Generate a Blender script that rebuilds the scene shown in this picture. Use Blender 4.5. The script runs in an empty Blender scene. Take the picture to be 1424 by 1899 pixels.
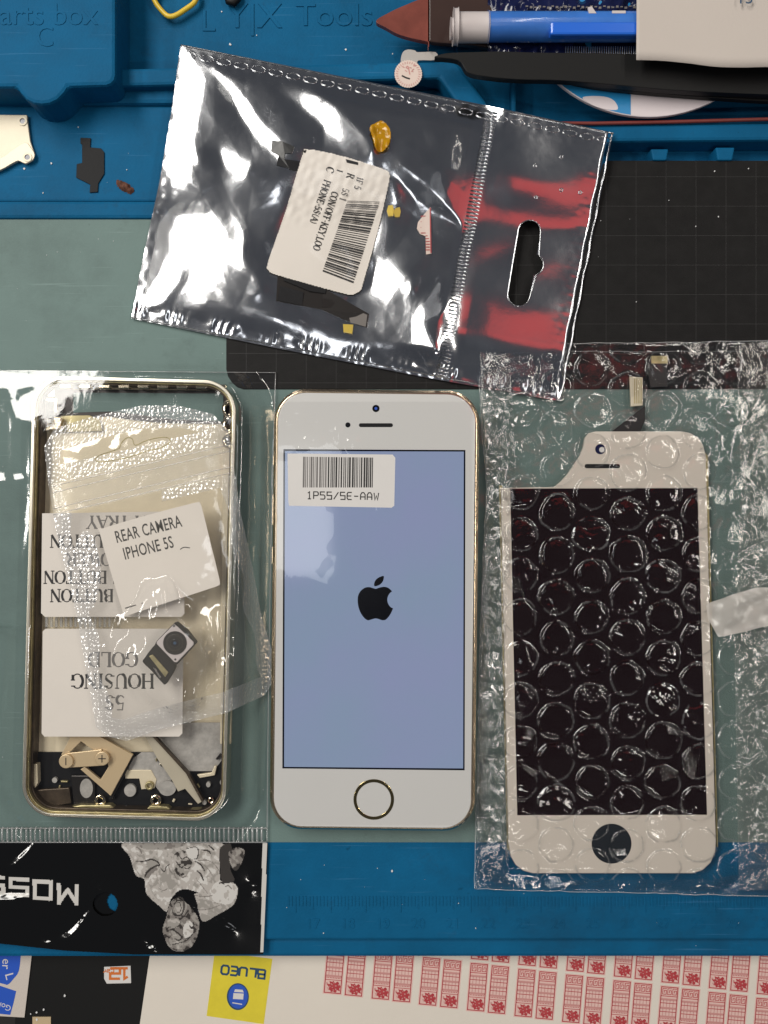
import bpy, bmesh, math, random
import numpy as np
from mathutils import Vector, Matrix

SC = bpy.context.scene
COL = SC.collection
MM = 0.001
H, K = 250.0, 6.4            # camera height in mm above the work surface; picture pixels per mm on it
rnd = random.Random(7)

# ------------------------------------------------------------------ camera, world, lamps, exposure
cam = bpy.data.cameras.new('camera')
cam.sensor_fit = 'VERTICAL'
cam.sensor_height = 24.0
cam.lens = 24.0 * H / (1899 / K)
cam.clip_start = 0.005
cam.clip_end = 20
camo = bpy.data.objects.new('camera', cam)
COL.objects.link(camo)
camo.location = (0, 0, H * MM)
SC.camera = camo

w = bpy.data.worlds.new('World')
SC.world = w
w.use_nodes = True
bg = w.node_tree.nodes['Background']
bg.inputs[0].default_value = (0.80, 0.86, 1.0, 1)
bg.inputs[1].default_value = 0.05

def lamp(name, loc, aim, sx, sy, radiance, col, rot=None):
    l = bpy.data.lights.new(name, 'AREA')
    l.shape = 'RECTANGLE'
    l.size, l.size_y = sx, sy
    l.energy = radiance * math.pi * sx * sy
    l.color = col
    o = bpy.data.objects.new(name, l)
    COL.objects.link(o)
    o.location = loc
    d = Vector(aim) - Vector(loc)
    z = (-d).normalized()
    y = Vector((0, 1, 0))
    x = y.cross(z).normalized()
    y = z.cross(x)
    m = Matrix((x, y, z)).transposed().to_4x4()
    m.translation = Vector(loc)
    o.matrix_world = m
    return o

KEY = Vector((-0.42, 0.42, 0.72))
lamp('ceiling_panel_lamp', KEY, (0, 0, 0), 0.22, 0.62, 11.0, (1.0, 0.965, 0.90))
lamp('added_highlight_light', (0.62, 0.75, 1.3), (0, 0, 0), 0.03, 0.8, 25.0, (1.0, 0.94, 0.86))  # weak source added for a few more highlights
lamp('added_glare_light', (-0.165, 0.0, 1.5), (-0.16, 0.0, 0), 0.12, 0.25, 2.6, (0.95, 0.97, 1.0))  # added source whose reflection makes the glare patch on the phone glass
lamp('added_red_reflection', (0.17, 0.14, 0.6), (0.05, 0.07, 0), 0.18, 0.10, 0.36, (1.0, 0.06, 0.045))  # added red source, stands in for an unseen red object mirrored in the foil
LEFT = Vector((-0.85, 0.08, 0.80))
lamp('added_streak_light', LEFT, (0, 0, 0), 0.06, 0.6, 20.0, (1.0, 0.96, 0.90))  # added source, placed so upright folds in the clear films show streaks
lamp('added_right_glint_light', (0.75, 0.10, 1.05), (0, 0, 0), 0.03, 0.6, 32.0, (1.0, 0.94, 0.86))  # added source for sparkles on the plastic films
lamp('added_near_glint_light', (0.10, -0.70, 1.0), (0, 0, 0), 0.40, 0.03, 25.0, (1.0, 0.95, 0.88))  # likewise added, for film glints from the near side

SC.view_settings.view_transform = 'Standard'
try:
    SC.view_settings.look = 'None'
except Exception:
    pass
SC.view_settings.exposure = 0.28
SC.view_settings.gamma = 1
SC.view_settings.use_curve_mapping = False
SC.cycles.max_bounces = 12
SC.cycles.transparent_max_bounces = 24
SC.cycles.caustics_reflective = False
SC.cycles.caustics_refractive = False
SC.cycles.use_denoising = True

# ------------------------------------------------------------------ helpers
def W(px, py, z=0.0):
    f = (H - z) / H / K
    return ((px - 712) * f, (949.5 - py) * f)

def WP(pts, z=0.0):
    return [W(a, b, z) for a, b in pts]

def toPX(x, y, z=0.0):
    f = (H - z) / H / K
    return x / f + 712, 949.5 - y / f

def lin(r, g, b):
    def f(c):
        c /= 255.0
        return c / 12.92 if c <= 0.04045 else ((c + 0.055) / 1.055) ** 2.4
    return (f(r), f(g), f(b))

def scol(r, g, b, k=1.0):
    return tuple(min(0.9, c * k) for c in lin(r, g, b))

def ss(t):
    t = np.clip(t, 0, 1)
    return t * t * (3 - 2 * t)

def wave(x, y, wl, seed, n=10, stretch=1.0, ang=0.0):
    r = np.random.RandomState(seed)
    ca, sa = math.cos(ang), math.sin(ang)
    u, v = (x * ca + y * sa) / stretch, (-x * sa + y * ca)
    z = np.zeros_like(np.asarray(x, float))
    for _ in range(n):
        a = r.uniform(0, 2 * math.pi)
        k = 2 * math.pi / (wl * r.uniform(0.7, 1.5))
        z = z + np.sin(k * (math.cos(a) * u + math.sin(a) * v) + r.uniform(0, 6.28))
    return z / math.sqrt(n / 2)

def facets(x, y, wl, seed, n=3):
    """sharp folds of unit slope: triangle waves in random directions"""
    r = np.random.RandomState(seed)
    wx, wy = .25 * wl * wave(x, y, wl * 2.2, seed + 500, 6), .25 * wl * wave(x, y, wl * 2.2, seed + 501, 6)
    z = np.zeros_like(np.asarray(x, float))
    for _ in range(n):
        a, l = r.uniform(0, 6.283), wl * r.uniform(.7, 1.5)
        z = z + l / 4 * 2 / math.pi * np.arcsin(np.sin(2 * math.pi / l * ((x + wx) * math.cos(a) + (y + wy) * math.sin(a)) + r.uniform(0, 6.28)))
    return z / math.sqrt(n)

def ridge(x, y, wl, seed, stretch=1.0, ang=0.0):
    return np.exp(-(wave(x, y, wl, seed, 8, stretch, ang) / 0.35) ** 2)

def inpoly(px, py, poly):
    px, py = np.asarray(px, float), np.asarray(py, float)
    ins = np.zeros(px.shape, bool)
    n = len(poly)
    for i in range(n):
        x0, y0 = poly[i]
        x1, y1 = poly[(i + 1) % n]
        if y0 == y1:
            continue
        c = ((y0 > py) != (y1 > py)) & (px < (x1 - x0) * (py - y0) / (y1 - y0) + x0)
        ins ^= c
    return ins

def area2(p):
    return sum(p[i][0] * p[(i + 1) % len(p)][1] - p[(i + 1) % len(p)][0] * p[i][1] for i in range(len(p)))

def ccw(p):
    p = [tuple(q) for q in p]
    return p if area2(p) > 0 else p[::-1]

def spline(pts, n=6, closed=True):
    out = []
    m = len(pts)
    rng = range(m if closed else m - 1)
    for i in rng:
        if closed:
            p0, p1, p2, p3 = pts[i - 1], pts[i], pts[(i + 1) % m], pts[(i + 2) % m]
        else:
            p0, p1, p2, p3 = pts[max(i - 1, 0)], pts[i], pts[i + 1], pts[min(i + 2, m - 1)]
        for k in range(n):
            t = k / n
            out.append(tuple(0.5 * (2 * b + (c - a) * t + (2 * a - 5 * b + 4 * c - d) * t * t + (3 * b - a - 3 * c + d) * t ** 3)
                             for a, b, c, d in zip(p0, p1, p2, p3)))
    if not closed:
        out.append(tuple(pts[-1]))
    return out

def rrect(wd, ht, r, n=8):
    out = []
    for cx, cy, a0 in ((wd / 2 - r, ht / 2 - r, 0), (-wd / 2 + r, ht / 2 - r, 90), (-wd / 2 + r, -ht / 2 + r, 180), (wd / 2 - r, -ht / 2 + r, 270)):
        for k in range(n + 1):
            a = math.radians(a0 + 90 * k / n)
            out.append((cx + r * math.cos(a), cy + r * math.sin(a)))
    return out

def circ(cx, cy, r, n=32, ry=None):
    ry = r if ry is None else ry
    return [(cx + r * math.cos(2 * math.pi * k / n), cy + ry * math.sin(2 * math.pi * k / n)) for k in range(n)]

def frame(cx, cy, z, deg):
    x0, y0 = W(cx, cy, z)
    a = math.radians(deg)
    c, s = math.cos(a), math.sin(a)
    def f(p):
        if isinstance(p, list):
            return [f(q) for q in p]
        return (x0 + p[0] * c - p[1] * s, y0 + p[0] * s + p[1] * c)
    def inv(x, y):
        x, y = x - x0, y - y0
        return x * c + y * s, -x * s + y * c
    f.inv = inv
    return f

def root_loc(o):
    while o.parent is not None:
        o = o.parent
    return o.location

class MB:
    def __init__(s):
        s.v, s.f, s.m, s.s = [], [], [], []
    def add(s, vs, fs, mi=0, smooth=False):
        b = len(s.v)
        s.v += [tuple(map(float, q)) for q in vs]
        for i, f in enumerate(fs):
            s.f.append([b + j for j in f])
            s.m.append(mi[i] if isinstance(mi, (list, np.ndarray)) else mi)
            s.s.append(smooth)
        return s
    def poly(s, pts, z, mi=0):
        p = ccw(pts)
        return s.add([(x, y, z(x, y) if callable(z) else z) for x, y in p], [list(range(len(p)))], mi)
    def prism(s, pts, z0, z1, mi=0, top=None):
        p = ccw(pts)
        n = len(p)
        vs = [(x, y, z0) for x, y in p] + [(x, y, z1(x, y) if callable(z1) else z1) for x, y in p]
        fs = [list(range(n))[::-1]] + [[i, (i + 1) % n, n + (i + 1) % n, n + i] for i in range(n)]
        s.add(vs, fs, mi)
        b = len(s.v) - n
        s.f.append([b + i for i in range(n)])
        s.m.append(mi if top is None else top)
        s.s.append(False)
        return s
    def box(s, x0, x1, y0, y1, z0, z1, mi=0):
        return s.prism([(x0, y0), (x1, y0), (x1, y1), (x0, y1)], z0, z1, mi)
    def ringp(s, outer, inner, z0, z1, mi=0):
        n = len(outer)
        vs = [(x, y, z0) for x, y in outer] + [(x, y, z1) for x, y in outer] + [(x, y, z1) for x, y in inner] + [(x, y, z0) for x, y in inner]
        fs = []
        for i in range(n):
            j = (i + 1) % n
            fs += [[i, j, n + j, n + i], [n + i, n + j, 2 * n + j, 2 * n + i], [2 * n + i, 2 * n + j, 3 * n + j, 3 * n + i], [3 * n + i, 3 * n + j, j, i]]
        return s.add(vs, fs, mi)
    def grid(s, X, Y, Z, mi=0, keep=None, smooth=True):
        ny, nx = X.shape
        vs = np.stack([X, Y, Z], -1).reshape(-1, 3)
        idx = np.arange(ny * nx).reshape(ny, nx)
        q = np.stack([idx[:-1, :-1], idx[:-1, 1:], idx[1:, 1:], idx[1:, :-1]], -1).reshape(-1, 4)
        m = np.full(len(q), mi) if np.isscalar(mi) else np.asarray(mi).reshape(-1)
        if keep is not None:
            kk = keep.reshape(-1)
            q, m = q[kk], m[kk]
        a, b, c = vs[q[0][0]], vs[q[0][1]], vs[q[0][2]]
        if np.cross(b - a, c - a)[2] < 0:
            q = q[:, ::-1]
        return s.add(vs.tolist(), q.tolist(), [int(k) for k in m], smooth)
    def tube(s, path, r, n=8, mi=0, closed=False):
        m = len(path)
        vs, fs = [], []
        for i, p in enumerate(path):
            p = Vector(p)
            a = Vector(path[i - 1] if (i > 0 or closed) else path[i])
            b = Vector(path[(i + 1) % m] if (i < m - 1 or closed) else path[i])
            t = (b - a).normalized()
            u = t.cross(Vector((0, 0, 1)))
            u = u.normalized() if u.length > 1e-6 else Vector((1, 0, 0))
            v = u.cross(t)
            rr = r[i] if isinstance(r, (list, tuple)) else r
            for k in range(n):
                q = p + u * (rr * math.cos(2 * math.pi * k / n)) + v * (rr * math.sin(2 * math.pi * k / n))
                vs.append(tuple(q))
        for i in range(m if closed else m - 1):
            for k in range(n):
                j, l = (i + 1) % m, (k + 1) % n
                fs.append([i * n + k, i * n + l, j * n + l, j * n + k])
        if not closed:
            fs.append(list(range(n)))
            fs.append([(m - 1) * n + k for k in range(n)][::-1])
        return s.add(vs, fs, mi, True)
    def ribbon(s, path, wd, z, mi=0):
        m = len(path)
        L, R = [], []
        closed = m > 3 and abs(path[0][0] - path[-1][0]) + abs(path[0][1] - path[-1][1]) < 1e-9
        for i in range(m):
            p = Vector(path[i])
            a = Vector(path[i - 1]) if i > 0 else (Vector(path[-2]) if closed else p)
            b = Vector(path[i + 1]) if i < m - 1 else (Vector(path[1]) if closed else p)
            d1, d2 = (p - a), (b - p)
            if d1.length < 1e-9: d1 = d2
            if d2.length < 1e-9: d2 = d1
            d1, d2 = d1.normalized(), d2.normalized()
            t = d1 + d2
            t = t.normalized() if t.length > 1e-6 else d1
            nrm = Vector((-t.y, t.x))
            k = 1.0 / max(0.55, nrm.dot(Vector((-d1.y, d1.x))))
            ww = wd[i] if isinstance(wd, (list, tuple)) else wd
            L.append(p + nrm * ww / 2 * k)
            R.append(p - nrm * ww / 2 * k)
        vs = [(q.x, q.y, z(q.x, q.y) if callable(z) else z) for q in L + R]
        return s.add(vs, [[m + i, m + i + 1, i + 1, i] for i in range(m - 1)], mi)
    def build(s, name, mats, parent=None, bevel=0.0, seg=2, loc=None, smooth=False):
        me = bpy.data.meshes.new(name)
        V = np.array(s.v, float)
        if parent is not None:
            o0 = np.array(root_loc(parent)) / MM
        elif loc is not None:
            o0 = np.array(loc, float)
        else:
            o0 = np.array([(V[:, 0].min() + V[:, 0].max()) / 2, (V[:, 1].min() + V[:, 1].max()) / 2, V[:, 2].min()])
        me.from_pydata(((V - o0) * MM).tolist(), [], s.f)
        for m in (mats if isinstance(mats, (list, tuple)) else [mats]):
            me.materials.append(m)
        me.polygons.foreach_set('material_index', s.m)
        me.polygons.foreach_set('use_smooth', [bool(a or smooth) for a in s.s])
        me.update()
        o = bpy.data.objects.new(name, me)
        COL.objects.link(o)
        if parent is not None:
            o.parent = parent
        else:
            o.location = tuple(o0 * MM)
        if bevel:
            b = o.modifiers.new('bevel', 'BEVEL')
            b.width = bevel * MM
            b.segments = seg
            b.limit_method = 'ANGLE'
            b.angle_limit = math.radians(40)
        return o

def thing(name, label, cat, px, py, z=0.0, group=None):
    o = bpy.data.objects.new(name, None)
    o.empty_display_size = 0.01
    COL.objects.link(o)
    x, y = W(px, py, z)
    o.location = (x * MM, y * MM, z * MM)
    return tag(o, label, cat, group)

def tag(o, label=None, cat=None, group=None, kind=None):
    if label: o['label'] = label
    if cat: o['category'] = cat
    if group: o['group'] = group
    if kind: o['kind'] = kind
    return o

def coons(top, bottom, left, right, nu, nv):
    """px outlines: top and bottom run left to right, left and right run top to bottom"""
    def samp(pl, n):
        p = np.array(pl, float)
        d = np.r_[0, np.cumsum(np.hypot(*np.diff(p, axis=0).T))]
        t = np.linspace(0, d[-1], n)
        return np.stack([np.interp(t, d, p[:, 0]), np.interp(t, d, p[:, 1])], -1)
    T, B, L, R = samp(top, nu), samp(bottom, nu), samp(left, nv), samp(right, nv)
    u = np.linspace(0, 1, nu)[None, :, None]
    v = np.linspace(0, 1, nv)[:, None, None]
    P = (1 - v) * T[None] + v * B[None] + (1 - u) * L[:, None] + u * R[:, None]
    P = P - ((1 - u) * (1 - v) * T[0] + u * (1 - v) * T[-1] + (1 - u) * v * B[0] + u * v * B[-1])
    return P[..., 0], P[..., 1], np.broadcast_to(u[..., 0], P.shape[:2]), np.broadcast_to(v[..., 0], P.shape[:2])

def cellmid(A):
    return (A[:-1, :-1] + A[1:, :-1] + A[:-1, 1:] + A[1:, 1:]) / 4

# ------------------------------------------------------------------ lettering
def font_text(mb, body, size, at, deg=0.0, z=0.0, xs=1.0, align='LEFT', mi=0, depth=0.0, space=1.0, bold=0.0):
    cu = bpy.data.curves.new('t', 'FONT')
    cu.body = body
    cu.size = size
    cu.align_x = align
    cu.space_character = space
    cu.resolution_u = 3
    cu.extrude = depth / 2
    cu.offset = bold
    ob = bpy.data.objects.new('t', cu)
    COL.objects.link(ob)
    dg = bpy.context.evaluated_depsgraph_get()
    me = bpy.data.meshes.new_from_object(ob.evaluated_get(dg))
    a = math.radians(deg)
    c, s = math.cos(a), math.sin(a)
    vs = [(at[0] + v.co.x * xs * c - v.co.y * s, at[1] + v.co.x * xs * s + v.co.y * c, z + v.co.z) for v in me.vertices]
    mb.add(vs, [list(p.vertices) for p in me.polygons], mi)
    bpy.data.objects.remove(ob)
    bpy.data.curves.remove(cu)
    bpy.data.meshes.remove(me)

def arc(cx, cy, rx, ry, a0, a1, n=10):
    return [(cx + rx * math.cos(math.radians(a0 + (a1 - a0) * k / n)), cy + ry * math.sin(math.radians(a0 + (a1 - a0) * k / n))) for k in range(n + 1)]

# serif glyphs: (advance, thick strokes, thin strokes, serif points)
G = {
 'A': (.85, [[(.42, 1), (.78, 0)]], [[(.42, 1), (.08, 0)], [(.2, .35), (.65, .35)]], [(.08, 0), (.78, 0)]),
 'B': (.75, [[(.15, 0), (.15, 1)], arc(.35, .26, .3, .26, -60, 60, 5), arc(.33, .76, .27, .24, -60, 60, 5)], [[(.05, 1), (.4, 1)], [(.1, .52), (.45, .52)], [(.05, 0), (.45, 0)]], []),
 'C': (.75, [arc(.4, .5, .34, .5, 125, 235, 7)], [arc(.4, .5, .34, .5, 125, 40, 6), arc(.4, .5, .34, .5, 235, 320, 6)], [(.66, .82)]),
 'D': (.8, [[(.15, 0), (.15, 1)], arc(.35, .5, .37, .5, -55, 55, 7)], [[(.04, 1), (.4, 1), (.56, .92)], [(.04, 0), (.4, 0), (.56, .08)]], []),
 'E': (.7, [[(.15, 0), (.15, 1)]], [[(.04, 1), (.6, 1), (.6, .8)], [(.15, .5), (.48, .5)], [(.04, 0), (.62, 0), (.62, .22)]], []),
 'F': (.65, [[(.15, 0), (.15, 1)]], [[(.04, 1), (.58, 1), (.58, .8)], [(.15, .5), (.46, .5)]], [(.15, 0)]),
 'G': (.82, [arc(.4, .5, .34, .5, 125, 235, 7), [(.68, .05), (.68, .42)]], [arc(.4, .5, .34, .5, 125, 40, 6), arc(.4, .5, .34, .5, 235, 310, 6)], [(.68, .42), (.66, .85)]),
 'H': (.85, [[(.15, 0), (.15, 1)], [(.68, 0), (.68, 1)]], [[(.15, .52), (.68, .52)]], [(.15, 0), (.15, 1), (.68, 0), (.68, 1)]),
 'I': (.42, [[(.2, 0), (.2, 1)]], [], [(.2, 0), (.2, 1)]),
 'K': (.82, [[(.15, 0), (.15, 1)], [(.32, .55), (.72, 0)]], [[(.15, .4), (.66, 1)]], [(.15, 0), (.15, 1), (.66, 1), (.72, 0)]),
 'L': (.7, [[(.15, 0), (.15, 1)]], [[(.04, 0), (.62, 0), (.62, .25)]], [(.15, 1)]),
 'M': (1.0, [[(.82, 0), (.82, 1)], [(.16, 1), (.48, .1)]], [[(.16, 0), (.16, 1)], [(.48, .1), (.82, 1)]], [(.16, 0), (.82, 0), (.1, 1), (.86, 1)]),
 'N': (.85, [[(.14, 1), (.7, 0)]], [[(.14, 0), (.14, 1)], [(.7, 0), (.7, 1)]], [(.14, 0), (.1, 1), (.7, 1)]),
 'O': (.82, [arc(.4, .5, .34, .5, 130, 230, 7), arc(.4, .5, .34, .5, -50, 50, 7)], [arc(.4, .5, .34, .5, 50, 130, 6), arc(.4, .5, .34, .5, 230, 310, 6)], []),
 'P': (.7, [[(.15, 0), (.15, 1)], arc(.35, .73, .28, .27, -60, 60, 5)], [[(.04, 1), (.42, 1)], [(.15, .46), (.42, .46)]], [(.15, 0)]),
 'R': (.8, [[(.15, 0), (.15, 1)], arc(.35, .75, .27, .25, -60, 60, 5), [(.4, .5), (.72, 0)]], [[(.04, 1), (.42, 1)], [(.15, .5), (.42, .5)]], [(.15, 0), (.74, 0)]),
 'S': (.66, [[(.14, .68), (.3, .54), (.46, .42), (.54, .28)]], [arc(.34, .75, .2, .25, 30, 200, 7), arc(.32, .25, .22, .25, 10, -150, 7)], [(.52, .85), (.12, .14)]),
 'T': (.75, [[(.36, 0), (.36, 1)]], [[(.04, .8), (.04, 1), (.68, 1), (.68, .8)]], [(.36, 0)]),
 'U': (.85, [[(.16, 1), (.16, .3), (.24, .08), (.36, 0)]], [[(.36, 0), (.52, .02), (.64, .14), (.68, .3), (.68, 1)]], [(.16, 1), (.68, 1)]),
 'V': (.82, [[(.1, 1), (.42, 0)]], [[(.42, 0), (.74, 1)]], [(.1, 1), (.74, 1)]),
 'W': (1.1, [[(.08, 1), (.32, 0)], [(.52, .9), (.76, 0)]], [[(.32, 0), (.52, .9)], [(.76, 0), (1.0, 1)]], [(.08, 1), (1.0, 1)]),
 'Y': (.8, [[(.38, 0), (.38, .45), (.08, 1)]], [[(.38, .45), (.7, 1)]], [(.38, 0), (.08, 1), (.7, 1)]),
 '5': (.62, [arc(.28, .3, .24, .3, 70, -70, 7)], [[(.5, 1), (.16, 1), (.12, .52), (.36, .58)], arc(.28, .3, .24, .3, -70, -150, 4)], []),
 '0': (.66, [arc(.32, .5, .26, .5, 130, 230, 7), arc(.32, .5, .26, .5, -50, 50, 7)], [arc(.32, .5, .26, .5, 50, 130, 6), arc(.32, .5, .26, .5, 230, 310, 6)], []),
 '1': (.5, [[(.25, 0), (.25, 1)]], [[(.1, .82), (.25, 1)]], [(.25, 0)]),
 '-': (.45, [], [[(.06, .42), (.38, .42)]], []),
 '/': (.5, [], [[(.06, -.05), (.42, 1.05)]], []),
 '(': (.4, [], [arc(.5, .45, .34, .65, 130, 230, 7)], []),
 ')': (.4, [], [arc(-.1, .45, .34, .65, -50, 50, 7)], []),
 ',': (.3, [], [[(.14, .05), (.08, -.15)]], []),
 ' ': (.4, [], [], []),
}
def serif_text(mb, body, h, at, deg=0.0, z=0.0, xs=1.0, thick=.17, thin=.07, mi=0, align='LEFT'):
    tot = sum(G[c][0] for c in body) * h * xs
    a = math.radians(deg)
    ca, sa = math.cos(a), math.sin(a)
    x = -tot if align == 'RIGHT' else (-tot / 2 if align == 'CENTER' else 0.0)
    k = 0
    def T(p, x):
        u, v = x + p[0] * h * xs, p[1] * h
        return (at[0] + u * ca - v * sa, at[1] + u * sa + v * ca)
    for ch in body:
        adv, tk, tn, sf = G[ch]
        for strokes, wd in ((tk, thick), (tn, thin)):
            for st in strokes:
                mb.ribbon([T(p, x) for p in st], wd * h, z + 0.004 * (k % 7), mi)
                k += 1
        for p in sf:
            mb.ribbon([T((p[0] - .13, p[1]), x), T((p[0] + .13, p[1]), x)], thin * h, z + 0.004 * (k % 7), mi)
            k += 1
        x += adv * h * xs

# plain blocky glyphs: strokes in a 1 x 1 box
B = {
 'M': [[(0, 0), (0, 1), (.5, .25), (1, 1), (1, 0)]], 'O': [[(.0, .0), (0, 1), (1, 1), (1, 0), (0, 0)]],
 'S': [[(1, 1), (0, 1), (0, .52), (1, .52), (1, 0), (0, 0)]], 'B': [[(0, 0), (0, 1), (.85, 1), (.85, .52), (0, .52)], [(.85, .52), (1, .5), (1, 0), (0, 0)]],
 'L': [[(0, 1), (0, 0), (.9, 0)]], 'U': [[(0, 1), (0, .15), (.2, 0), (.8, 0), (1, .15), (1, 1)]], 'E': [[(1, 1), (.2, 1), (0, .8), (0, .2), (.2, 0), (1, 0)], [(0, .5), (.9, .5)]],
 'Q': [[(.2, 0), (0, .2), (0, .8), (.2, 1), (.8, 1), (1, .8), (1, .2), (.8, 0), (.2, 0)]],
 '1': [[(.2, .8), (.55, 1), (.55, 0)], [(.2, 0), (.9, 0)]], 'P': [[(0, 0), (0, 1), (.8, 1), (1, .85), (1, .6), (.8, .48), (0, .48)]],
 '5': [[(1, 1), (0, 1), (0, .58), (.75, .58), (1, .42), (1, .15), (.8, 0), (0, 0)]], '/': [[(0, 0), (1, 1)]], '-': [[(.05, .48), (.95, .48)]],
 'A': [[(0, 0), (0, .7), (.3, 1), (.7, 1), (1, .7), (1, 0)], [(0, .4), (1, .4)]], 'W': [[(0, 1), (.2, 0), (.5, .6), (.8, 0), (1, 1)]],
 '2': [[(0, 1), (1, 1), (1, .5), (0, .5), (0, 0), (1, 0)]], 'e': [[(0, .5), (1, .5), (1, 1), (0, 1), (0, 0), (1, 0)]], 'r': [[(0, 0), (0, 1)], [(0, .7), (.4, 1), (.8, 1)]],
 'v': [[(0, 1), (.5, 0), (1, 1)]], 'R': [[(0, 0), (0, 1), (.8, 1), (1, .85), (1, .6), (.8, .48), (0, .48)], [(.5, .48), (1, 0)]],
 'C': [[(1, .85), (.8, 1), (.2, 1), (0, .8), (0, .2), (.2, 0), (.8, 0), (1, .15)]],
}
def block_text(mb, body, wch, h, gap, at, deg=0.0, z=0.0, wd=.2, mi=0):
    a = math.radians(deg)
    ca, sa = math.cos(a), math.sin(a)
    x, k = 0.0, 0
    for ch in body:
        for st in B.get(ch, []):
            P = [(x + p[0] * wch, p[1] * h) for p in st]
            mb.ribbon([(at[0] + u * ca - v * sa, at[1] + u * sa + v * ca) for u, v in P], wd, z + 0.004 * (k % 5), mi)
            k += 1
        x += wch + gap

# ------------------------------------------------------------------ materials
def nodes(m):
    m.use_nodes = True
    nt = m.node_tree
    return nt, nt.nodes, nt.links

def pbr(name, col, rough=0.5, metal=0.0, var=0.0, vscale=120.0, bump=0.0, bscale=900.0, spec=0.5, coat=0.0, col2=None, stretch=None, rvar=0.0, stain=0.0, scratch=0.0):
    m = bpy.data.materials.new(name)
    nt, N, L = nodes(m)
    b = N['Principled BSDF']
    b.inputs['Base Color'].default_value = (*col, 1)
    b.inputs['Roughness'].default_value = rough
    b.inputs['Metallic'].default_value = metal
    b.inputs['Specular IOR Level'].default_value = spec
    b.inputs['Coat Weight'].default_value = coat
    b.inputs['Coat Roughness'].default_value = 0.05
    tc = N.new('ShaderNodeTexCoord')
    src = tc.outputs['Object']
    if stretch:
        mp = N.new('ShaderNodeMapping')
        mp.inputs['Scale'].default_value = stretch
        L.new(src, mp.inputs[0])
        src = mp.outputs[0]
    if var or col2:
        n = N.new('ShaderNodeTexNoise')
        n.inputs['Scale'].default_value = vscale
        n.inputs['Detail'].default_value = 6
        n.inputs['Roughness'].default_value = 0.65
        L.new(src, n.inputs['Vector'])
        r = N.new('ShaderNodeValToRGB')
        r.color_ramp.elements[0].position = 0.3
        r.color_ramp.elements[1].position = 0.7
        c2 = col2 or tuple(min(1, c * (1 + var)) for c in col)
        c1 = col if col2 else tuple(c * (1 - var) for c in col)
        r.color_ramp.elements[0].color = (*c1, 1)
        r.color_ramp.elements[1].color = (*c2, 1)
        L.new(n.outputs[0], r.inputs[0])
        L.new(r.outputs[0], b.inputs['Base Color'])
        if rvar:
            mr = N.new('ShaderNodeMapRange')
            mr.inputs['To Min'].default_value = max(0.02, rough - rvar)
            mr.inputs['To Max'].default_value = rough + rvar
            L.new(n.outputs[0], mr.inputs['Value'])
            L.new(mr.outputs[0], b.inputs['Roughness'])
    def mixin(fac, colr):
        old = b.inputs['Base Color'].links[0].from_socket if b.inputs['Base Color'].is_linked else None
        mx = N.new('ShaderNodeMix')
        mx.data_type = 'RGBA'
        if old is not None:
            L.new(old, mx.inputs['A'])
        else:
            mx.inputs['A'].default_value = (*col, 1)
        mx.inputs['B'].default_value = (*colr, 1)
        L.new(fac, mx.inputs['Factor'])
        L.new(mx.outputs['Result'], b.inputs['Base Color'])
    def ramp(sock, p0, p1, v):
        mr = N.new('ShaderNodeMapRange')
        mr.inputs['From Min'].default_value, mr.inputs['From Max'].default_value = p0, p1
        mr.inputs['To Max'].default_value = v
        L.new(sock, mr.inputs['Value'])
        return mr.outputs[0]
    if stain:                         # grime worn into the surface
        for sc, p0, p1, colr in ((22, .52, .72, tuple(c * .35 + .008 for c in col)), (75, .60, .72, tuple(c * .45 + .012 for c in col)), (260, .66, .74, tuple(c * .3 for c in col))):
            n = N.new('ShaderNodeTexNoise')
            n.inputs['Scale'].default_value = sc
            n.inputs['Detail'].default_value = 9
            n.inputs['Roughness'].default_value = .7
            L.new(tc.outputs['Object'], n.inputs['Vector'])
            mixin(ramp(n.outputs[0], p0, p1, stain), colr)
    if scratch:                       # fine pale scuffs in two directions
        for rot, sc in ((.5, (35, 900, 1)), (-.35, (28, 1100, 1)), (1.4, (30, 1000, 1))):
            mp = N.new('ShaderNodeMapping')
            mp.inputs['Rotation'].default_value = (0, 0, rot)
            mp.inputs['Scale'].default_value = sc
            L.new(tc.outputs['Object'], mp.inputs[0])
            n = N.new('ShaderNodeTexNoise')
            n.inputs['Scale'].default_value = 1
            n.inputs['Detail'].default_value = 3
            L.new(mp.outputs[0], n.inputs['Vector'])
            mixin(ramp(n.outputs[0], .68, .74, scratch), tuple(min(1, c * 1.5 + .06) for c in col))
    if bump:
        n = N.new('ShaderNodeTexNoise')
        n.inputs['Scale'].default_value = bscale
        n.inputs['Detail'].default_value = 4
        L.new(src, n.inputs['Vector'])
        bp = N.new('ShaderNodeBump')
        bp.inputs['Strength'].default_value = bump
        bp.inputs['Distance'].default_value = 0.0003
        L.new(n.outputs[0], bp.inputs['Height'])
        L.new(bp.outputs[0], b.inputs['Normal'])
    return m

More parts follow.
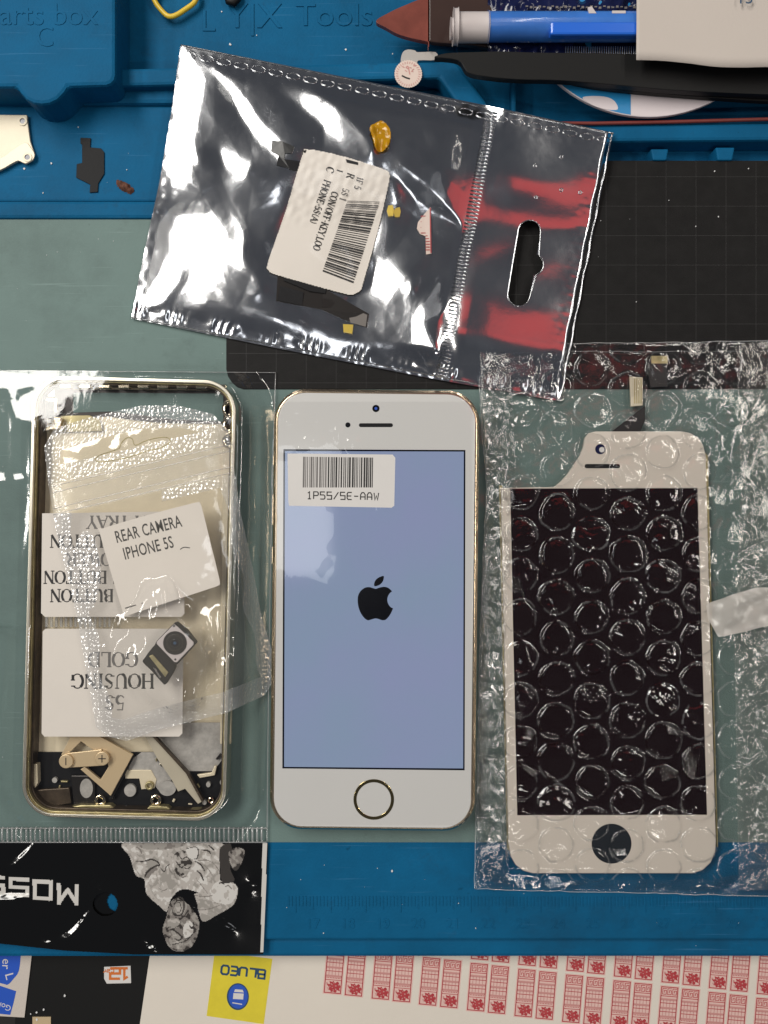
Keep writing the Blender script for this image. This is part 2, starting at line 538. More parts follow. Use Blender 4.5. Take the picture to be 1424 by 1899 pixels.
def film(name, k=1.6, c=0.02, rough=0.07, haze=0.0, tint=(.97, .97, .97), dots=0.0, dscale=900.0, crumple=0.0, cscale=250.0, hazecol=(.8, .8, .8), dist=0.0004):
    """thin clear plastic: a see-through sheet with a gloss and, where it is frosted, a little white haze"""
    m = bpy.data.materials.new(name)
    nt, N, L = nodes(m)
    N.remove(N['Principled BSDF'])
    out = [n for n in N if n.type == 'OUTPUT_MATERIAL'][0]
    tr, gl, fr = N.new('ShaderNodeBsdfTransparent'), N.new('ShaderNodeBsdfGlossy'), N.new('ShaderNodeLayerWeight')
    tr.inputs[0].default_value = (*tint, 1)
    gl.inputs['Roughness'].default_value = rough
    fr.inputs['Blend'].default_value = 0.5
    pw = N.new('ShaderNodeMath')          # reflectance of a plastic sheet, the same from both sides
    pw.operation = 'POWER'
    pw.inputs[1].default_value = 5.0
    L.new(fr.outputs['Facing'], pw.inputs[0])
    ma = N.new('ShaderNodeMath')
    ma.operation = 'MULTIPLY_ADD'
    ma.use_clamp = True
    ma.inputs[1].default_value = .9 * k
    ma.inputs[2].default_value = .045 * k + c
    L.new(pw.outputs[0], ma.inputs[0])
    mx = N.new('ShaderNodeMixShader')
    L.new(ma.outputs[0], mx.inputs[0])
    L.new(tr.outputs[0], mx.inputs[1])
    L.new(gl.outputs[0], mx.inputs[2])
    last = mx
    tc = N.new('ShaderNodeTexCoord')
    if haze:
        df = N.new('ShaderNodeBsdfDiffuse')
        df.inputs[0].default_value = (*hazecol, 1)
        m2 = N.new('ShaderNodeMixShader')
        m2.inputs[0].default_value = haze
        L.new(mx.outputs[0], m2.inputs[1])
        L.new(df.outputs[0], m2.inputs[2])
        last = m2
    nrm = None
    if dots:
        v = N.new('ShaderNodeTexVoronoi')
        v.inputs['Scale'].default_value = dscale
        v.inputs['Randomness'].default_value = 0.6
        L.new(tc.outputs['Object'], v.inputs['Vector'])
        bp = N.new('ShaderNodeBump')
        bp.inputs['Strength'].default_value = dots
        bp.inputs['Distance'].default_value = 0.0006
        bp.invert = True
        L.new(v.outputs['Distance'], bp.inputs['Height'])
        nrm = bp
    if crumple:
        n = N.new('ShaderNodeTexNoise')
        n.inputs['Scale'].default_value = cscale
        n.inputs['Detail'].default_value = 5
        n.inputs['Distortion'].default_value = 1.2
        L.new(tc.outputs['Object'], n.inputs['Vector'])
        bp = N.new('ShaderNodeBump')
        bp.inputs['Strength'].default_value = crumple
        bp.inputs['Distance'].default_value = dist
        L.new(n.outputs[0], bp.inputs['Height'])
        if nrm is not None:
            L.new(nrm.outputs[0], bp.inputs['Normal'])
        nrm = bp
    if nrm is not None:
        L.new(nrm.outputs[0], gl.inputs['Normal'])
        L.new(nrm.outputs[0], fr.inputs['Normal'])
    L.new(last.outputs[0], out.inputs['Surface'])
    return m

def glow(name, col, strength, rough=0.08):
    m = pbr(name, (.02, .02, .02), rough)
    nt, N, L = nodes(m)
    b = N['Principled BSDF']
    tc, n, r = N.new('ShaderNodeTexCoord'), N.new('ShaderNodeTexNoise'), N.new('ShaderNodeValToRGB')
    n.inputs['Scale'].default_value = 34
    n.inputs['Detail'].default_value = 5
    L.new(tc.outputs['Object'], n.inputs['Vector'])
    L.new(n.outputs[0], r.inputs[0])
    r.color_ramp.elements[0].position, r.color_ramp.elements[1].position = .32, .68
    r.color_ramp.elements[0].color = (col[0] * .96, col[1] * 1.04, col[2] * .97, 1)
    r.color_ramp.elements[1].color = (col[0] * 1.05, col[1] * .98, col[2] * 1.03, 1)
    L.new(r.outputs[0], b.inputs['Emission Color'])
    b.inputs['Emission Color'].default_value = (*col, 1)
    b.inputs['Emission Strength'].default_value = strength
    return m

M = {}
M['blue'] = pbr('blue_silicone', (.0045, .108, .24), .6, var=.16, vscale=38, bump=.3, bscale=1500, spec=.10, rvar=.1, stain=.5, scratch=.3)
M['grey_pad'] = pbr('grey_green_silicone', (.155, .228, .214), .6, var=.05, vscale=60, bump=.2, bscale=1800, spec=.25, stain=.34, scratch=.3)
M['black_pad'] = pbr('black_magnet_sheet', (.010, .0095, .0095), .6, var=.25, vscale=180, bump=.2, bscale=2500, spec=.2)
M['pad_line'] = pbr('pad_line_ink', (.019, .019, .0195), .5)
M['table'] = pbr('dark_table', (.02, .018, .017), .5, var=.3, vscale=30)
M['paper'] = pbr('beige_paper', (.74, .68, .60), .55, var=.02, vscale=40, bump=.1, bscale=700, spec=.4)
M['white_paper'] = pbr('white_paper', (.58, .52, .47), .6, var=.015, vscale=30, bump=.15, bscale=1200, spec=.3)
M['label'] = pbr('label_paper', (.84, .78, .71), .5, var=.02, vscale=90, bump=.08, bscale=1500, spec=.4)
M['label_white'] = pbr('white_label', (.68, .66, .64), .45, var=.02, vscale=90, bump=.05, bscale=1500)
M['ink'] = pbr('black_ink', (.018, .017, .017), .5)
M['grey_ink'] = pbr('faded_ink', (.16, .15, .145), .6)
M['foil'] = pbr('silver_foil', (.84, .85, .88), .13, 1.0, bump=.07, bscale=330, rvar=.05, var=.01, vscale=90)
M['foil_rib'] = pbr('foil_ribs', (.55, .56, .58), .22, 1.0)
M['gold_rim'] = pbr('pale_champagne_rim', (.93, .87, .73), .3, 1.0)
M['gold'] = pbr('champagne_gold', (.78, .62, .44), .22, 1.0, bump=.04, bscale=2500)
M['gold_polish'] = pbr('polished_gold', (.92, .80, .60), .12, 1.0)
M['gold_satin'] = pbr('satin_gold_plate', (.88, .77, .56), .42, .3, bump=.1, bscale=2500, var=.05, vscale=200)
M['gold_ring'] = pbr('gold_ring', (.50, .39, .17), .12, 1.0)
M['gold_part'] = pbr('gold_paint', (.75, .58, .36), .35, .35, bump=.05, bscale=2000)
M['brown_inner'] = pbr('brown_inner_wall', (.085, .062, .042), .4, .6, var=.5, vscale=250)
M['black_plastic'] = pbr('black_plastic', (.010, .010, .011), .55, spec=.18, bump=.1, bscale=1500)
M['dark_metal'] = pbr('dark_metal', (.04, .036, .034), .35, .7)
M['steel'] = pbr('steel', (.6, .58, .55), .28, 1.0)
M['grey_adhesive'] = pbr('grey_adhesive', (.42, .40, .37), .5, var=.25, vscale=350, bump=.3, bscale=900)
M['olive'] = pbr('aged_gold', (.42, .36, .19), .4, .6, var=.35, vscale=300)
M['white_glass'] = pbr('white_glass', (.64, .635, .62), .10, spec=.5, var=.008, vscale=40)
M['bezel'] = pbr('cream_bezel', (.66, .60, .53), .15, spec=.5)
M['screen_edge'] = pbr('screen_edge', (.004, .005, .012), .1)
M['screen'] = glow('lit_screen', lin(127, 140, 169), 0.83, .06)
M['navy_hole'] = pbr('dark_opening', (.012, .016, .022), .6, spec=.2)
M['logo'] = pbr('logo_black', (.004, .004, .006), .15)
M['dark_display'] = pbr('dark_display', (.011, .004, .005), .09, spec=.5)
M['white_dot'] = pbr('white_speck', (.7, .7, .7), .6)
M['red'] = pbr('red_plastic', (.20, .035, .028), .5)
M['red_print'] = pbr('red_print', (.40, .022, .034), .55, col2=(.48, .06, .065), vscale=900)
M['pink_print'] = pbr('pink_print', (.58, .27, .25), .55)
M['sticker'] = pbr('sticker_paper', (.74, .60, .53), .55)
M['sticker_pink'] = pbr('pink_sticker_paper', (.75, .50, .45), .55, var=.06, vscale=400)
M['kapton'] = film('amber_tape', 1.8, .03, .1, .55, (.85, .45, .03), crumple=.6, cscale=250, hazecol=(.85, .42, .01))
M['contact_gold'] = pbr('gold_contact', (.85, .62, .12), .3, .5)
M['flex'] = pbr('flex_black', (.014, .014, .015), .3, bump=.1, bscale=700)
M['pouch'] = film('pouch_film', 1.6, .02, .07, .06, tint=(.99, .99, .99), crumple=.15, cscale=140, hazecol=(.85, .80, .70))
M['clear'] = film('clear_film', 1.5, .02, .06, tint=(.99, .99, .99), crumple=.15, cscale=140)
M['clear_front'] = film('front_film', .5, .0, .08, crumple=.2, cscale=160)
M['clear_haze'] = film('milky_film', 1.2, .02, .1, .16, tint=(.99, .99, .99), crumple=.5, cscale=220)
M['dot_film'] = film('embossed_film', 2.6, .08, .12, .20, dots=.6, dscale=850, crumple=.3, cscale=160)
M['zip_film'] = film('zip_film', 1.8, .05, .15, .25)
M['bubble'] = film('bubble_film', 1.7, .01, .05, .0, (.99,.985,.98), crumple=.2, cscale=420)
M['bubble_rim'] = film('bubble_rim', 2.4, .08, .09, .105, (.96, .96, .95))  # milky weld; its haze also stands in for bright ring reflections
M['crumpled'] = film('crumpled_film', 2.4, .05, .07, .008, (.98,.98,.975), crumple=.7, cscale=380, dist=.0009)
M['milky_crumple'] = film('milky_crumpled_film', 2.2, .05, .08, .05, (.98, .98, .97), crumple=.6, cscale=330, dist=.0008, hazecol=(.7, .64, .58))
M['tape'] = film('frosted_tape', 1.5, .03, .2, .5, crumple=.4, cscale=200, hazecol=(.75, .70, .65))
M['black_print'] = pbr('black_film', (.004, .004, .004), .10, spec=1.0, bump=.03, bscale=160)
M['white_print'] = pbr('white_ink_on_film', (.62, .60, .57), .2, bump=.03, bscale=160)
M['print_a'] = pbr('ink_tone_a', (.46, .43, .40), .2, bump=.03, bscale=160)
M['print_b'] = pbr('ink_tone_b', (.33, .31, .285), .2, bump=.03, bscale=160)
M['grey_print'] = pbr('grey_ink_on_film', (.22, .20, .185), .2, bump=.03, bscale=160)
M['dark_print'] = pbr('dark_ink_on_film', (.05, .045, .042), .2, bump=.03, bscale=160)
M['yellow'] = pbr('yellow_plastic', (.75, .52, .04), .35)
M['yellow_sticker'] = pbr('yellow_sticker', (.72, .60, .035), .5, var=.06, vscale=200)
M['navy'] = pbr('navy_print', (.015, .06, .13), .4)
M['royal'] = pbr('blue_print', (.02, .09, .50), .45)
M['tool_black'] = pbr('black_coating', (.006, .006, .006), .55, spec=.3, bump=.05, bscale=1500)
M['pry'] = pbr('brown_red_plastic', (.20, .052, .038), .3, var=.25, vscale=120)
M['pry_dark'] = pbr('dark_brown_plastic', (.045, .024, .02), .3)
M['pen_white'] = pbr('white_plastic', (.62, .56, .55), .35)
M['pen_blue'] = pbr('blue_plastic', (.05, .19, .62), .22, var=.1, vscale=150, coat=.3)
M['pen_deep'] = pbr('deep_blue_plastic', (.02, .15, .72), .25, coat=.3)
M['navy_film'] = pbr('navy_film', (.008, .012, .055), .15, bump=.3, bscale=140)
M['disc_white'] = pbr('white_disc', (.70, .63, .65), .3)
M['disc_blue'] = pbr('sky_blue_print', (.02, .24, .52), .3)
M['cream'] = pbr('cream_metal', (.58, .52, .40), .42, .2, var=.05, vscale=150)
M['tan'] = pbr('tan_metal', (.72, .62, .47), .42, .2)
M['rust'] = pbr('rust', (.12, .045, .025), .8, var=.5, vscale=700, bump=1, bscale=900)
M['orange_print'] = pbr('orange_print', (.62, .16, .03), .5)
# ================================================================== table and repair mat
tb = MB()
tb.box(-900, 900, -900, 900, -16, -6.2)
tag(tb.build('table_surface', M['table']), 'dark table top under the blue repair mat', None, None, 'structure')

mat = thing('repair_mat', 'blue silicone repair mat with raised trays, grey work pad and a moulded ruler edge', 'repair mat', 712, 950, -5.5)
def slab(name, pts, z0, z1, m='blue', bevel=.8, parent=mat, zz=None):
    mb = MB()
    mb.prism(WP(pts, z1 if zz is None else zz), z0, z1)
    return mb.build(name, M[m], parent, bevel)
slab('work_base', [(-220, 404), (432, 404), (432, 296), (1660, 296), (1660, 1744), (-220, 1744)], -5.5, 0)
slab('ruler_lip', [(-220, 1740), (1660, 1740), (1660, 1776), (-220, 1776)], -5.5, -1.6, bevel=1.2)
slab('tray_floor', [(-220, -160), (1660, -160), (1660, 300), (-220, 406)], -5.6, -5.2, bevel=0)
slab('lower_tray', [(-220, 196), (760, 196), (760, 374), (-220, 374)], -5.3, -2.4, bevel=.6)
slab('front_ridge', [(-220, 372), (430, 372), (430, 405), (-220, 405)], -5.3, 1.0, bevel=1.0)
slab('tray_ledge', [(206, 127), (845, 112), (897, 182), (990, 330), (930, 330), (862, 212), (815, 144), (206, 160)], -5.3, 2.6, bevel=.9)
slab('tray_step', [(-220, 150), (760, 150), (760, 192), (-220, 192)], -5.3, -.8, bevel=1.2)
slab('partition_wall', [(948, 90), (957, 90), (957, 240), (948, 240)], -5.3, .5, bevel=.5)
slab('raised_floor', [(846, 60), (948, 60), (948, 240), (846, 240)], -5.3, -2.0, bevel=.5)
slab('back_ledge', [(880, 232), (1660, 226), (1660, 258), (880, 264)], -5.3, 2.6, bevel=.9)
slab('slot_notch', [(1207, 276), (1240, 276), (1236, 297), (1211, 297)], -5.3, 1.2, bevel=.4)
slab('slot_notch', [(1327, 273), (1363, 273), (1358, 297), (1331, 297)], -5.3, 1.2, bevel=.4)
lidp = [(-220, -160), (214, -160), (214, 138), (212, 148), (205, 155), (196, 158), (126, 160), (118, 172), (106, 184), (92, 191), (77, 193), (62, 191), (48, 184), (38, 173), (30, 161), (-220, 163)]
lid = slab('parts_box_lid', lidp, -5.4, 9.0, bevel=1.0)
mb = MB()
font_text(mb, 'parts box', 8.6, W(-28, 46, 9), 0, 9.0, .95, depth=.35)
font_text(mb, 'C', 8.2, W(66, 86, 9), 0, 9.0, .9, depth=.35)
mb.build('embossed_lettering', M['blue'], lid)
mb = MB()
font_text(mb, 'L', 9, W(372, 58, -5.2), 0, -5.2, 1, depth=.6)
font_text(mb, 'Y|X', 10.5, W(420, 52, -5.2), 0, -5.2, 1.0, depth=.6)
font_text(mb, 'Tools', 9.5, W(548, 48, -5.2), 0, -5.2, 1.05, depth=.6)
mb.build('embossed_lettering', M['blue'], mat)
mb = MB()
for i in range(-2, 162):
    px = 548 + i * 6.5
    ln = 30 if i % 10 == 0 else (24 if i % 5 == 0 else 18)
    x, y = W(px, 1662, 0)
    mb.box(x - .13, x + .13, y - ln / K, y, -.1, .16)
mb.build('ruler_markings', M['blue'], mat)
mb = MB()
for n in range(17, 31):
    font_text(mb, str(n), 4.2, W(580 + 65 * (n - 17), 1722, 0), 0, 0, 1, 'CENTER', depth=.3)
mb.build('ruler_numerals', M['blue'], mat)
mb = MB()
mb.prism(WP([(-220, 407), (436, 407), (436, 640), (1660, 640), (1660, 1562), (-220, 1562)]), -.3, .15)
mb.build('grey_work_pad', M['grey_pad'], mat, .12)
mb = MB()
pl = [(420, 299), (1660, 299), (1660, 722), (452, 722), (440, 718), (430, 709), (423, 698), (420, 684)]
mb.prism(WP(pl), -.3, .5)
bp = mb.build('magnetic_pad', M['black_pad'], mat, .12)
mb = MB()
for i in range(-12, 16):
    a, b = W(1123 + i * 55.5, 301), W(1123 + i * 55.5, 721 if i > -11 else 690)
    if 1123 + i * 55.5 > 432:
        mb.box(a[0] - .05, a[0] + .05, b[1], a[1], .45, .512)
for j in range(8):
    a, b = W(425, 329 + j * 54.5), W(1655, 0)
    mb.box(a[0], b[0], a[1] - .05, a[1] + .05, .45, .516)
mb.build('grid_lines', M['pad_line'], bp)

# specks of dust on the mat
mb = MB()
for (x, y, z, r) in [(411, 22, -5.1, 3), (427, 83, -5.1, 4), (476, 66, -5.1, 2), (641, 92, -5.1, 3), (95, 303, -2.3, 3), (45, 313, -2.3, 3), (145, 236, -2.3, 2), (80, 358, -2.3, 2),
                     (235, 315, -2.3, 2), (727, 1615, .1, 3), (850, 1675, .1, 2), (882, 1721, .1, 2), (600, 1730, .1, 2), (860, 104, .2, 2), (1325, 318, .6, 2), (1388, 313, .6, 2), (1332, 402, .6, 2),
                     (1290, 420, .6, 1.5), (1180, 560, .6, 1.5), (1240, 372, .6, 1.2), (728, 100, -4, 2), (120, 1846, -5.8, 4), (68, 1877, -5.8, 3), (81, 1872, -5.8, 3), (68, 1890, -5.8, 4), (57, 1880, -5.8, 2), (700, 1610, .1, 1.5)]:
    c = W(x, y, z)
    r = r / K * .8
    mb.prism([(c[0] + r * rnd.uniform(.4, 1) * math.cos(a), c[1] + r * rnd.uniform(.4, 1.2) * math.sin(a)) for a in [k * 1.05 for k in range(6)]], z - .05, z + .15)
for k in range(150):
    x, y = rnd.uniform(0, 1424), rnd.uniform(0, 1760)
    z = -2.35 if y < 372 and x < 300 else (.2 if y > 407 else None)
    if z is None or (x > 432 and y < 722):
        z = .55 if (x > 1085 and 300 < y < 640) else None
    if z is None: continue
    c = W(x, y, z); r = rnd.uniform(.05, .13)
    mb.prism([(c[0] + r * math.cos(a), c[1] + r * math.sin(a)) for a in [k * 1.25 for k in range(5)]], z - .05, z + .05)
tag(mb.build('dust', M['white_dot']), 'pale dust specks scattered over the blue mat', None, None, 'stuff')

# ================================================================== papers under the near edge of the mat
ZP = -5.95
def sheet(name, pts, z, m, label, cat, th=.12, group=None):
    mb = MB()
    mb.prism(WP(pts, z), z - th, z)
    o = mb.build(name, M[m])
    return tag(o, label, cat, group)
sheet('backing_paper', [(286, 1715), (1700, 1690), (1700, 2010), (243, 2010)], ZP, 'paper', 'large beige sticker backing sheet under the lower edge of the blue mat', 'paper')
sheet('black_card', [(40, 1715), (292, 1715), (292, 2010), (20, 2010)], ZP - .13, 'tool_black', 'black card lying beside the beige backing sheet', 'card', .1)
c = thing('printed_card', 'white card with two blue printed panels at the lower corner beside the black card', 'card', 25, 1830, -5.7)
mb = MB()
mb.prism(WP([(-80, 1735), (63, 1735), (45, 1887), (-80, 1880)], -5.7), -5.85, -5.7)
mb.build('card_sheet', M['white_paper'], c)
mb = MB()
mb.poly(WP(spline([(-80, 1735), (0, 1735), (41, 1737), (39, 1765), (35, 1800), (25, 1815), (14, 1826), (0, 1823), (-80, 1810)], 3), -5.7), -5.66)
mb.poly(WP([(-80, 1825), (0, 1828), (30, 1838), (25, 1860), (19, 1882), (0, 1880), (-80, 1876)], -5.7), -5.66)
mb.build('blue_panels', M['royal'], c)
mb = MB()
font_text(mb, 'er', 3.6, W(5, 1777, -5.7), -93, -5.62, 1)
font_text(mb, 'L', 3.6, W(9, 1806, -5.7), -75, -5.62, 1.1)
font_text(mb, 'Gold', 2.4, W(22, 1866, -5.7), 160, -5.62, 1.0)
mb.build('lettering', M['label_white'], c)
sheet('wood_strip', [(60, 1886), (94, 1886), (94, 1960), (60, 1960)], -5.8, 'gold_part', 'small tan strip at the frame edge on the black card', 'strip', .2).name
c12 = thing('date_sticker', 'small white sticker with orange 12 on the black card', 'sticker', 217, 1807, ZP)
mb = MB()
mb.prism(WP([(193, 1793), (242, 1791), (243, 1823), (198, 1824), (193, 1815)], ZP), ZP - .03, ZP + .03)
mb.build('sticker_paper', M['label_white'], c12)
mb = MB()
block_text(mb, '12', 2.9, 3.1, 0, W(240.5, 1795.5, ZP), 180, ZP + .06, .75)
block_text(mb, 'C2r', .8, .8, .45, W(211, 1797.5, ZP), 180, ZP + .06, .28)
mb.build('lettering', M['orange_print'], c12)
ys = thing('advert_sticker', 'yellow square sticker printed with blue lettering and a round blue emblem', 'sticker', 443, 1835, ZP)
mb = MB()
mb.prism(WP([(398, 1765), (505, 1778), (489, 1899), (383, 1884)], ZP), ZP - .02, ZP + .04)
mb.build('sticker_paper', M['yellow_sticker'], ys)
mb = MB()
block_text(mb, 'BLUEQ', 2.15, 2.55, .55, W(492, 1799, ZP), 173.5, ZP + .08, .62)
mb.build('lettering', M['navy'], ys)
mb = MB()
mb.poly(WP(circ(441, 1848, 20.5, 40, 25), ZP), ZP + .08)
mb.build('emblem', M['navy'], ys)
mb = MB()
mb.poly(WP(circ(441.5, 1847.5, 18, 40, 22.5), ZP), ZP + .12)
mb.build('emblem_field', M['royal'], ys)
mb = MB()
for q in ([(436, 1834), (450, 1835), (452, 1840), (434, 1839)], [(433, 1841), (452, 1842), (451, 1853), (432, 1852)], [(431, 1858), (449, 1861), (449, 1863), (431, 1860)]):
    mb.poly(WP(q, ZP), ZP + .16)
mb.build('emblem_face', M['label_white'], ys)

# red calendar stickers: one mesh, copied
SW, SH = 32, 88
def sticker_proto():
    r = np.random.RandomState(3)
    mb = MB()
    u = 1 / K * (H - ZP) / H
    def R(x0, y0, x1, y1, z, mi):
        mb.poly([(x0 * u, -y0 * u), (x1 * u, -y0 * u), (x1 * u, -y1 * u), (x0 * u, -y1 * u)], z, mi)
    R(-2, -2, SW + 2, SH + 2, .02, 0)
    mb.v = [(a, b, c) for a, b, c in mb.v]
    for q in ((0, 0, SW, 1.7), (0, SH - 1.7, SW, SH), (0, 1.7, 1.7, SH - 1.7), (SW - 1.7, 1.7, SW, SH - 1.7)):
        R(*q, .05, 1)
    for k in range(3):                      # meander band
        x = 3 + k * 9.3
        for q in ((x, 3, x + 8, 4.2), (x, 4.2, x + 1.2, 15), (x + 1.2, 13.8, x + 8, 15), (x + 6.8, 6.5, x + 8, 13.8), (x + 3, 6.5, x + 6.8, 7.7), (x + 3, 7.7, x + 4.2, 11.5)):
            R(*q, .05, 1)
    R(1.3, 17, SW - 1.3, 18.3, .05, 1)
    for k, y in enumerate((22, 30, 38, 46, 54)):
        R(1.3, y, SW - 1.3, y + (3.8 if k % 2 == 0 else 1.2), .05, 2 if k % 2 == 0 else 1)
    for x in (6, 12, 18, 24):
        for y0, y1 in ((25.2, 30), (30.9, 38), (41.2, 46), (46.9, 54)):
            R(x, y0, x + 1.1, y1, .05, 2)
    for k in range(9):
        R(3 + k * 3, 58.4, 4.6 + k * 3, 60, .05, 1)
    R(1.3, 62.5, SW - 1.3, 63.6, .05, 1)
    blob = []
    for k in range(22):
        a = 2 * math.pi * k / 22
        rr = 9.6 * (1 + .25 * r.uniform(-1, 1))
        rr = (11.5, 9, 12, 8, 11, 12.5, 9.5)[k % 7] * (1 + .2 * r.uniform(-1, 1))
        blob.append((18.5 + rr * math.cos(a) * 1.1, 75.5 + rr * math.sin(a)))
    mb.poly([(min(max(x, 2.4), SW - 2) * u, -min(max(y, 64.6), SH - 2) * u) for x, y in blob], .06, 1)
    for k in range(9):
        x, y = r.uniform(9, 27), r.uniform(67, 84)
        mb.poly([(a * u, -b * u) for a, b in circ(x, y, r.uniform(.8, 1.8), 6)], .09, 2)
    for k in range(5):
        x, y = r.uniform(3, 9), r.uniform(67, 85)
        R(x, y, x + 2.5, y + 1.6, .07, 2)
    return mb
mb = sticker_proto()
proto = mb.build('calendar_sticker', [M['sticker_pink'], M['red_print'], M['pink_print']], loc=(0, 0, 0))
words_row = {0: 'in the lower row', -1: 'in the upper row, cut by the mat edge'}
first = True
for row in (0, -1):
    for i in range(11):
        for s_ in (0, 1):
            x = 601 + 88.3 * i + 39 * s_ + 7
            y = 1753 + 10.8 * i + 4.6 * s_ + row * 95
            x -= row * 7.6
            if y > 1899 or x > 1424 or y + SH < 1776: continue
            o = proto if first else proto.copy()
            if not first: COL.objects.link(o)
            first = False
            a, b = W(x, y, ZP)
            o.location = (a * MM, b * MM, ZP * MM)
            o.rotation_euler = (0, 0, math.radians(-4.9 - rnd.uniform(-.3, .3)))
            tag(o, 'small red printed calendar sticker on the beige backing sheet', 'sticker', 'red calendar stickers on the backing sheet')
# ================================================================== loose bits on the trays
br = thing('shield_bracket', 'cream metal bracket with two screw holes in the blue tray', 'bracket', 25, 262, -2.4)
mb = MB()
out = [(-60, 212), (50, 213), (52, 232), (56, 262), (64, 285), (60, 297), (47, 304), (34, 298), (22, 304), (0, 316), (-60, 330)]
mb.prism(WP(out, -1.2), -2.0, -1.2)
mb.build('plate', M['cream'], br, .15)
mb = MB()
mb.prism(WP(spline([(-40, 303), (0, 293), (25, 276), (47, 264), (57, 274), (64, 286), (60, 297), (47, 303), (34, 298), (22, 303), (0, 315), (-40, 326)], 3), -.9), -1.2, -.9)
mb.build('fold_plate', M['tan'], br, .1)
for cx, cy, z in ((42, 225, -1.2), (51, 292, -.9)):
    mb = MB()
    mb.ringp(WP(circ(cx, cy, 8.5), z), WP(circ(cx, cy, 5), z), z - .1, z + .25)
    mb.build('screw_eye', M['cream'], br)
    mb = MB()
    mb.poly(WP(circ(cx, cy, 5.2), z), z + .03)
    mb.build('screw_hole', M['navy_film'], br)
k = MB()
k.prism(WP([(149, 255), (168, 256), (167, 273), (187, 275), (193, 282), (193, 322), (182, 340), (181, 356), (166, 357), (167, 342), (141, 329), (142, 304), (152, 302), (152, 268), (149, 266)], -2.0), -2.4, -2.0)
tag(k.build('flex_bracket', M['black_plastic'], None, .08), 'flat black flex bracket lying alone in the blue tray', 'bracket')
r = np.random.RandomState(5)
mb = MB()
X, Y = np.meshgrid(np.linspace(215, 248, 16), np.linspace(331, 361, 14))
d = np.hypot((X - 231 + (Y - 346) * -.6) / 14, (Y - 346 + (X - 231) * -.3) / 10)
xx, yy = W(X, Y, -2)
mb.grid(xx, yy, -2.5 + 1.7 * np.clip(1 - d * d, -.1, 1) + .35 * wave(xx, yy, 1.2, 4) * (d < 1))
tag(mb.build('rust_crumb', M['rust']), 'crumb of rusty brown grit in the blue tray', 'crumb')
mb = MB()
mb.tube([(*W(a, b, -3), -3) for a, b in spline([(286, -14), (287, 2), (300, 20), (312, 30), (325, 29), (343, 18), (361, 4), (364, -14), (340, -26), (305, -26)], 3)], .75, 8, closed=True)
tag(mb.build('yellow_ring', M['yellow']), 'yellow plastic loop lying at the far edge of the blue tray', 'loop')
mb = MB()
mb.tube([(*W(a, b, -3.5), -3.5) for a, b in [(418, -18), (425, 3), (433, 5), (441, -2), (440, -18)]], [.9, 1.2, 1.2, 1.1, .9], 8)
tag(mb.build('rubber_plug', M['tool_black']), 'black rubber plug at the far edge of the blue tray', 'plug')
mb = MB()
mb.tube([(*W(a, b, 3.2), 3.2) for a, b in [(640, 226), (1100, 229), (1250, 226), (1424, 221), (1600, 218)]], .55, 6)
tag(mb.build('red_rod', M['red']), 'thin red rod lying along the back ledge of the mat', 'rod')

# ---- white and blue disc
ds = thing('printed_disc', 'white disc with sky blue print lying under the black tweezers', 'disc', 1205, -40, 4)
def dz(x, y): return 4.0
mb = MB()
mb.prism(WP(circ(1203, -40, 257, 96), 5), 3.8, 5.0)
mb.build('disc_body', M['disc_white'], ds, .2)
mb = MB()
pts = [(a, b) for a, b in circ(1203, -40, 255, 96) if a < 1178]
mb.poly(WP(pts, 5.05), 5.05)
mb.build('blue_print', M['disc_blue'], ds)
mb = MB()
mb.poly(WP(spline([(1080, 181), (1100, 178), (1125, 180), (1140, 188), (1145, 203), (1120, 202), (1095, 193)], 4), 5.1), 5.1)
mb.build('white_print', M['disc_white'], ds)

# ---- black tweezers
tw = thing('tweezers', 'black pointed tweezers lying across the disc', 'tweezers', 1150, 150, 8)
up = spline([(806, 104), (830, 98), (880, 96), (930, 95), (1000, 97), (1100, 98), (1200, 100), (1424, 100), (1600, 100)], 5, False)
lo = spline([(806, 106), (850, 112), (868, 134), (905, 142), (960, 147), (1040, 149), (1150, 158), (1250, 167), (1424, 175), (1600, 178)], 5, False)
mb = MB()
mb.prism(WP(up + lo[::-1], 10), 7.5, 10)
mb.build('upper_arm', M['tool_black'], tw, .5)
mb = MB()
lo2 = spline([(900, 120), (1000, 140), (1100, 163), (1250, 178), (1424, 190), (1600, 196)], 5, False)
up2 = spline([(900, 118), (1000, 122), (1100, 126), (1250, 130), (1424, 136), (1600, 140)], 5, False)
mb.prism(WP(up2 + lo2[::-1], 6.5), 5.3, 7.2)
mb.build('lower_arm', M['tool_black'], tw, .4)

# ---- pry tool, blue pen, zip bag over them
pt = thing('pry_tool', 'leaf shaped brown red pry tool beside the blue pen', 'pry tool', 790, 35, 4)
def leaf(x0, x1):
    P = spline([(697, 35), (720, 20), (750, 6), (790, -8), (860, -14), (930, -10), (930, 78), (860, 78), (800, 74), (745, 62), (715, 47)], 5)
    return [(min(max(a, x0), x1), b) for a, b in P]
mb = MB()
mb.prism(WP(leaf(600, 795), 6), 3.2, 5.0)
mb.build('tip', M['pry'], pt, .6)
mb = MB()
mb.prism(WP(leaf(796, 1000), 6), 3.0, 5.1)
mb.build('blade', M['pry_dark'], pt, .6)
pn = thing('syringe_pen', 'translucent blue pen with a white collar beside the black tweezers', 'pen', 1000, 50, 10)
def cyl(x0, x1, y, r, z, n=28, taper=None):
    mb = MB()
    a, b = W(x0, y, z), W(x1, y, z)
    mb.tube([(a[0], a[1], z), (b[0], b[1], z)], r, n)
    return mb
cyl(846, 906, 51, 3.9, 10).build('collar', M['pen_white'], pn, .25)
cyl(840, 849, 50, 4.6, 10).build('flange', M['pen_white'], pn, .3)
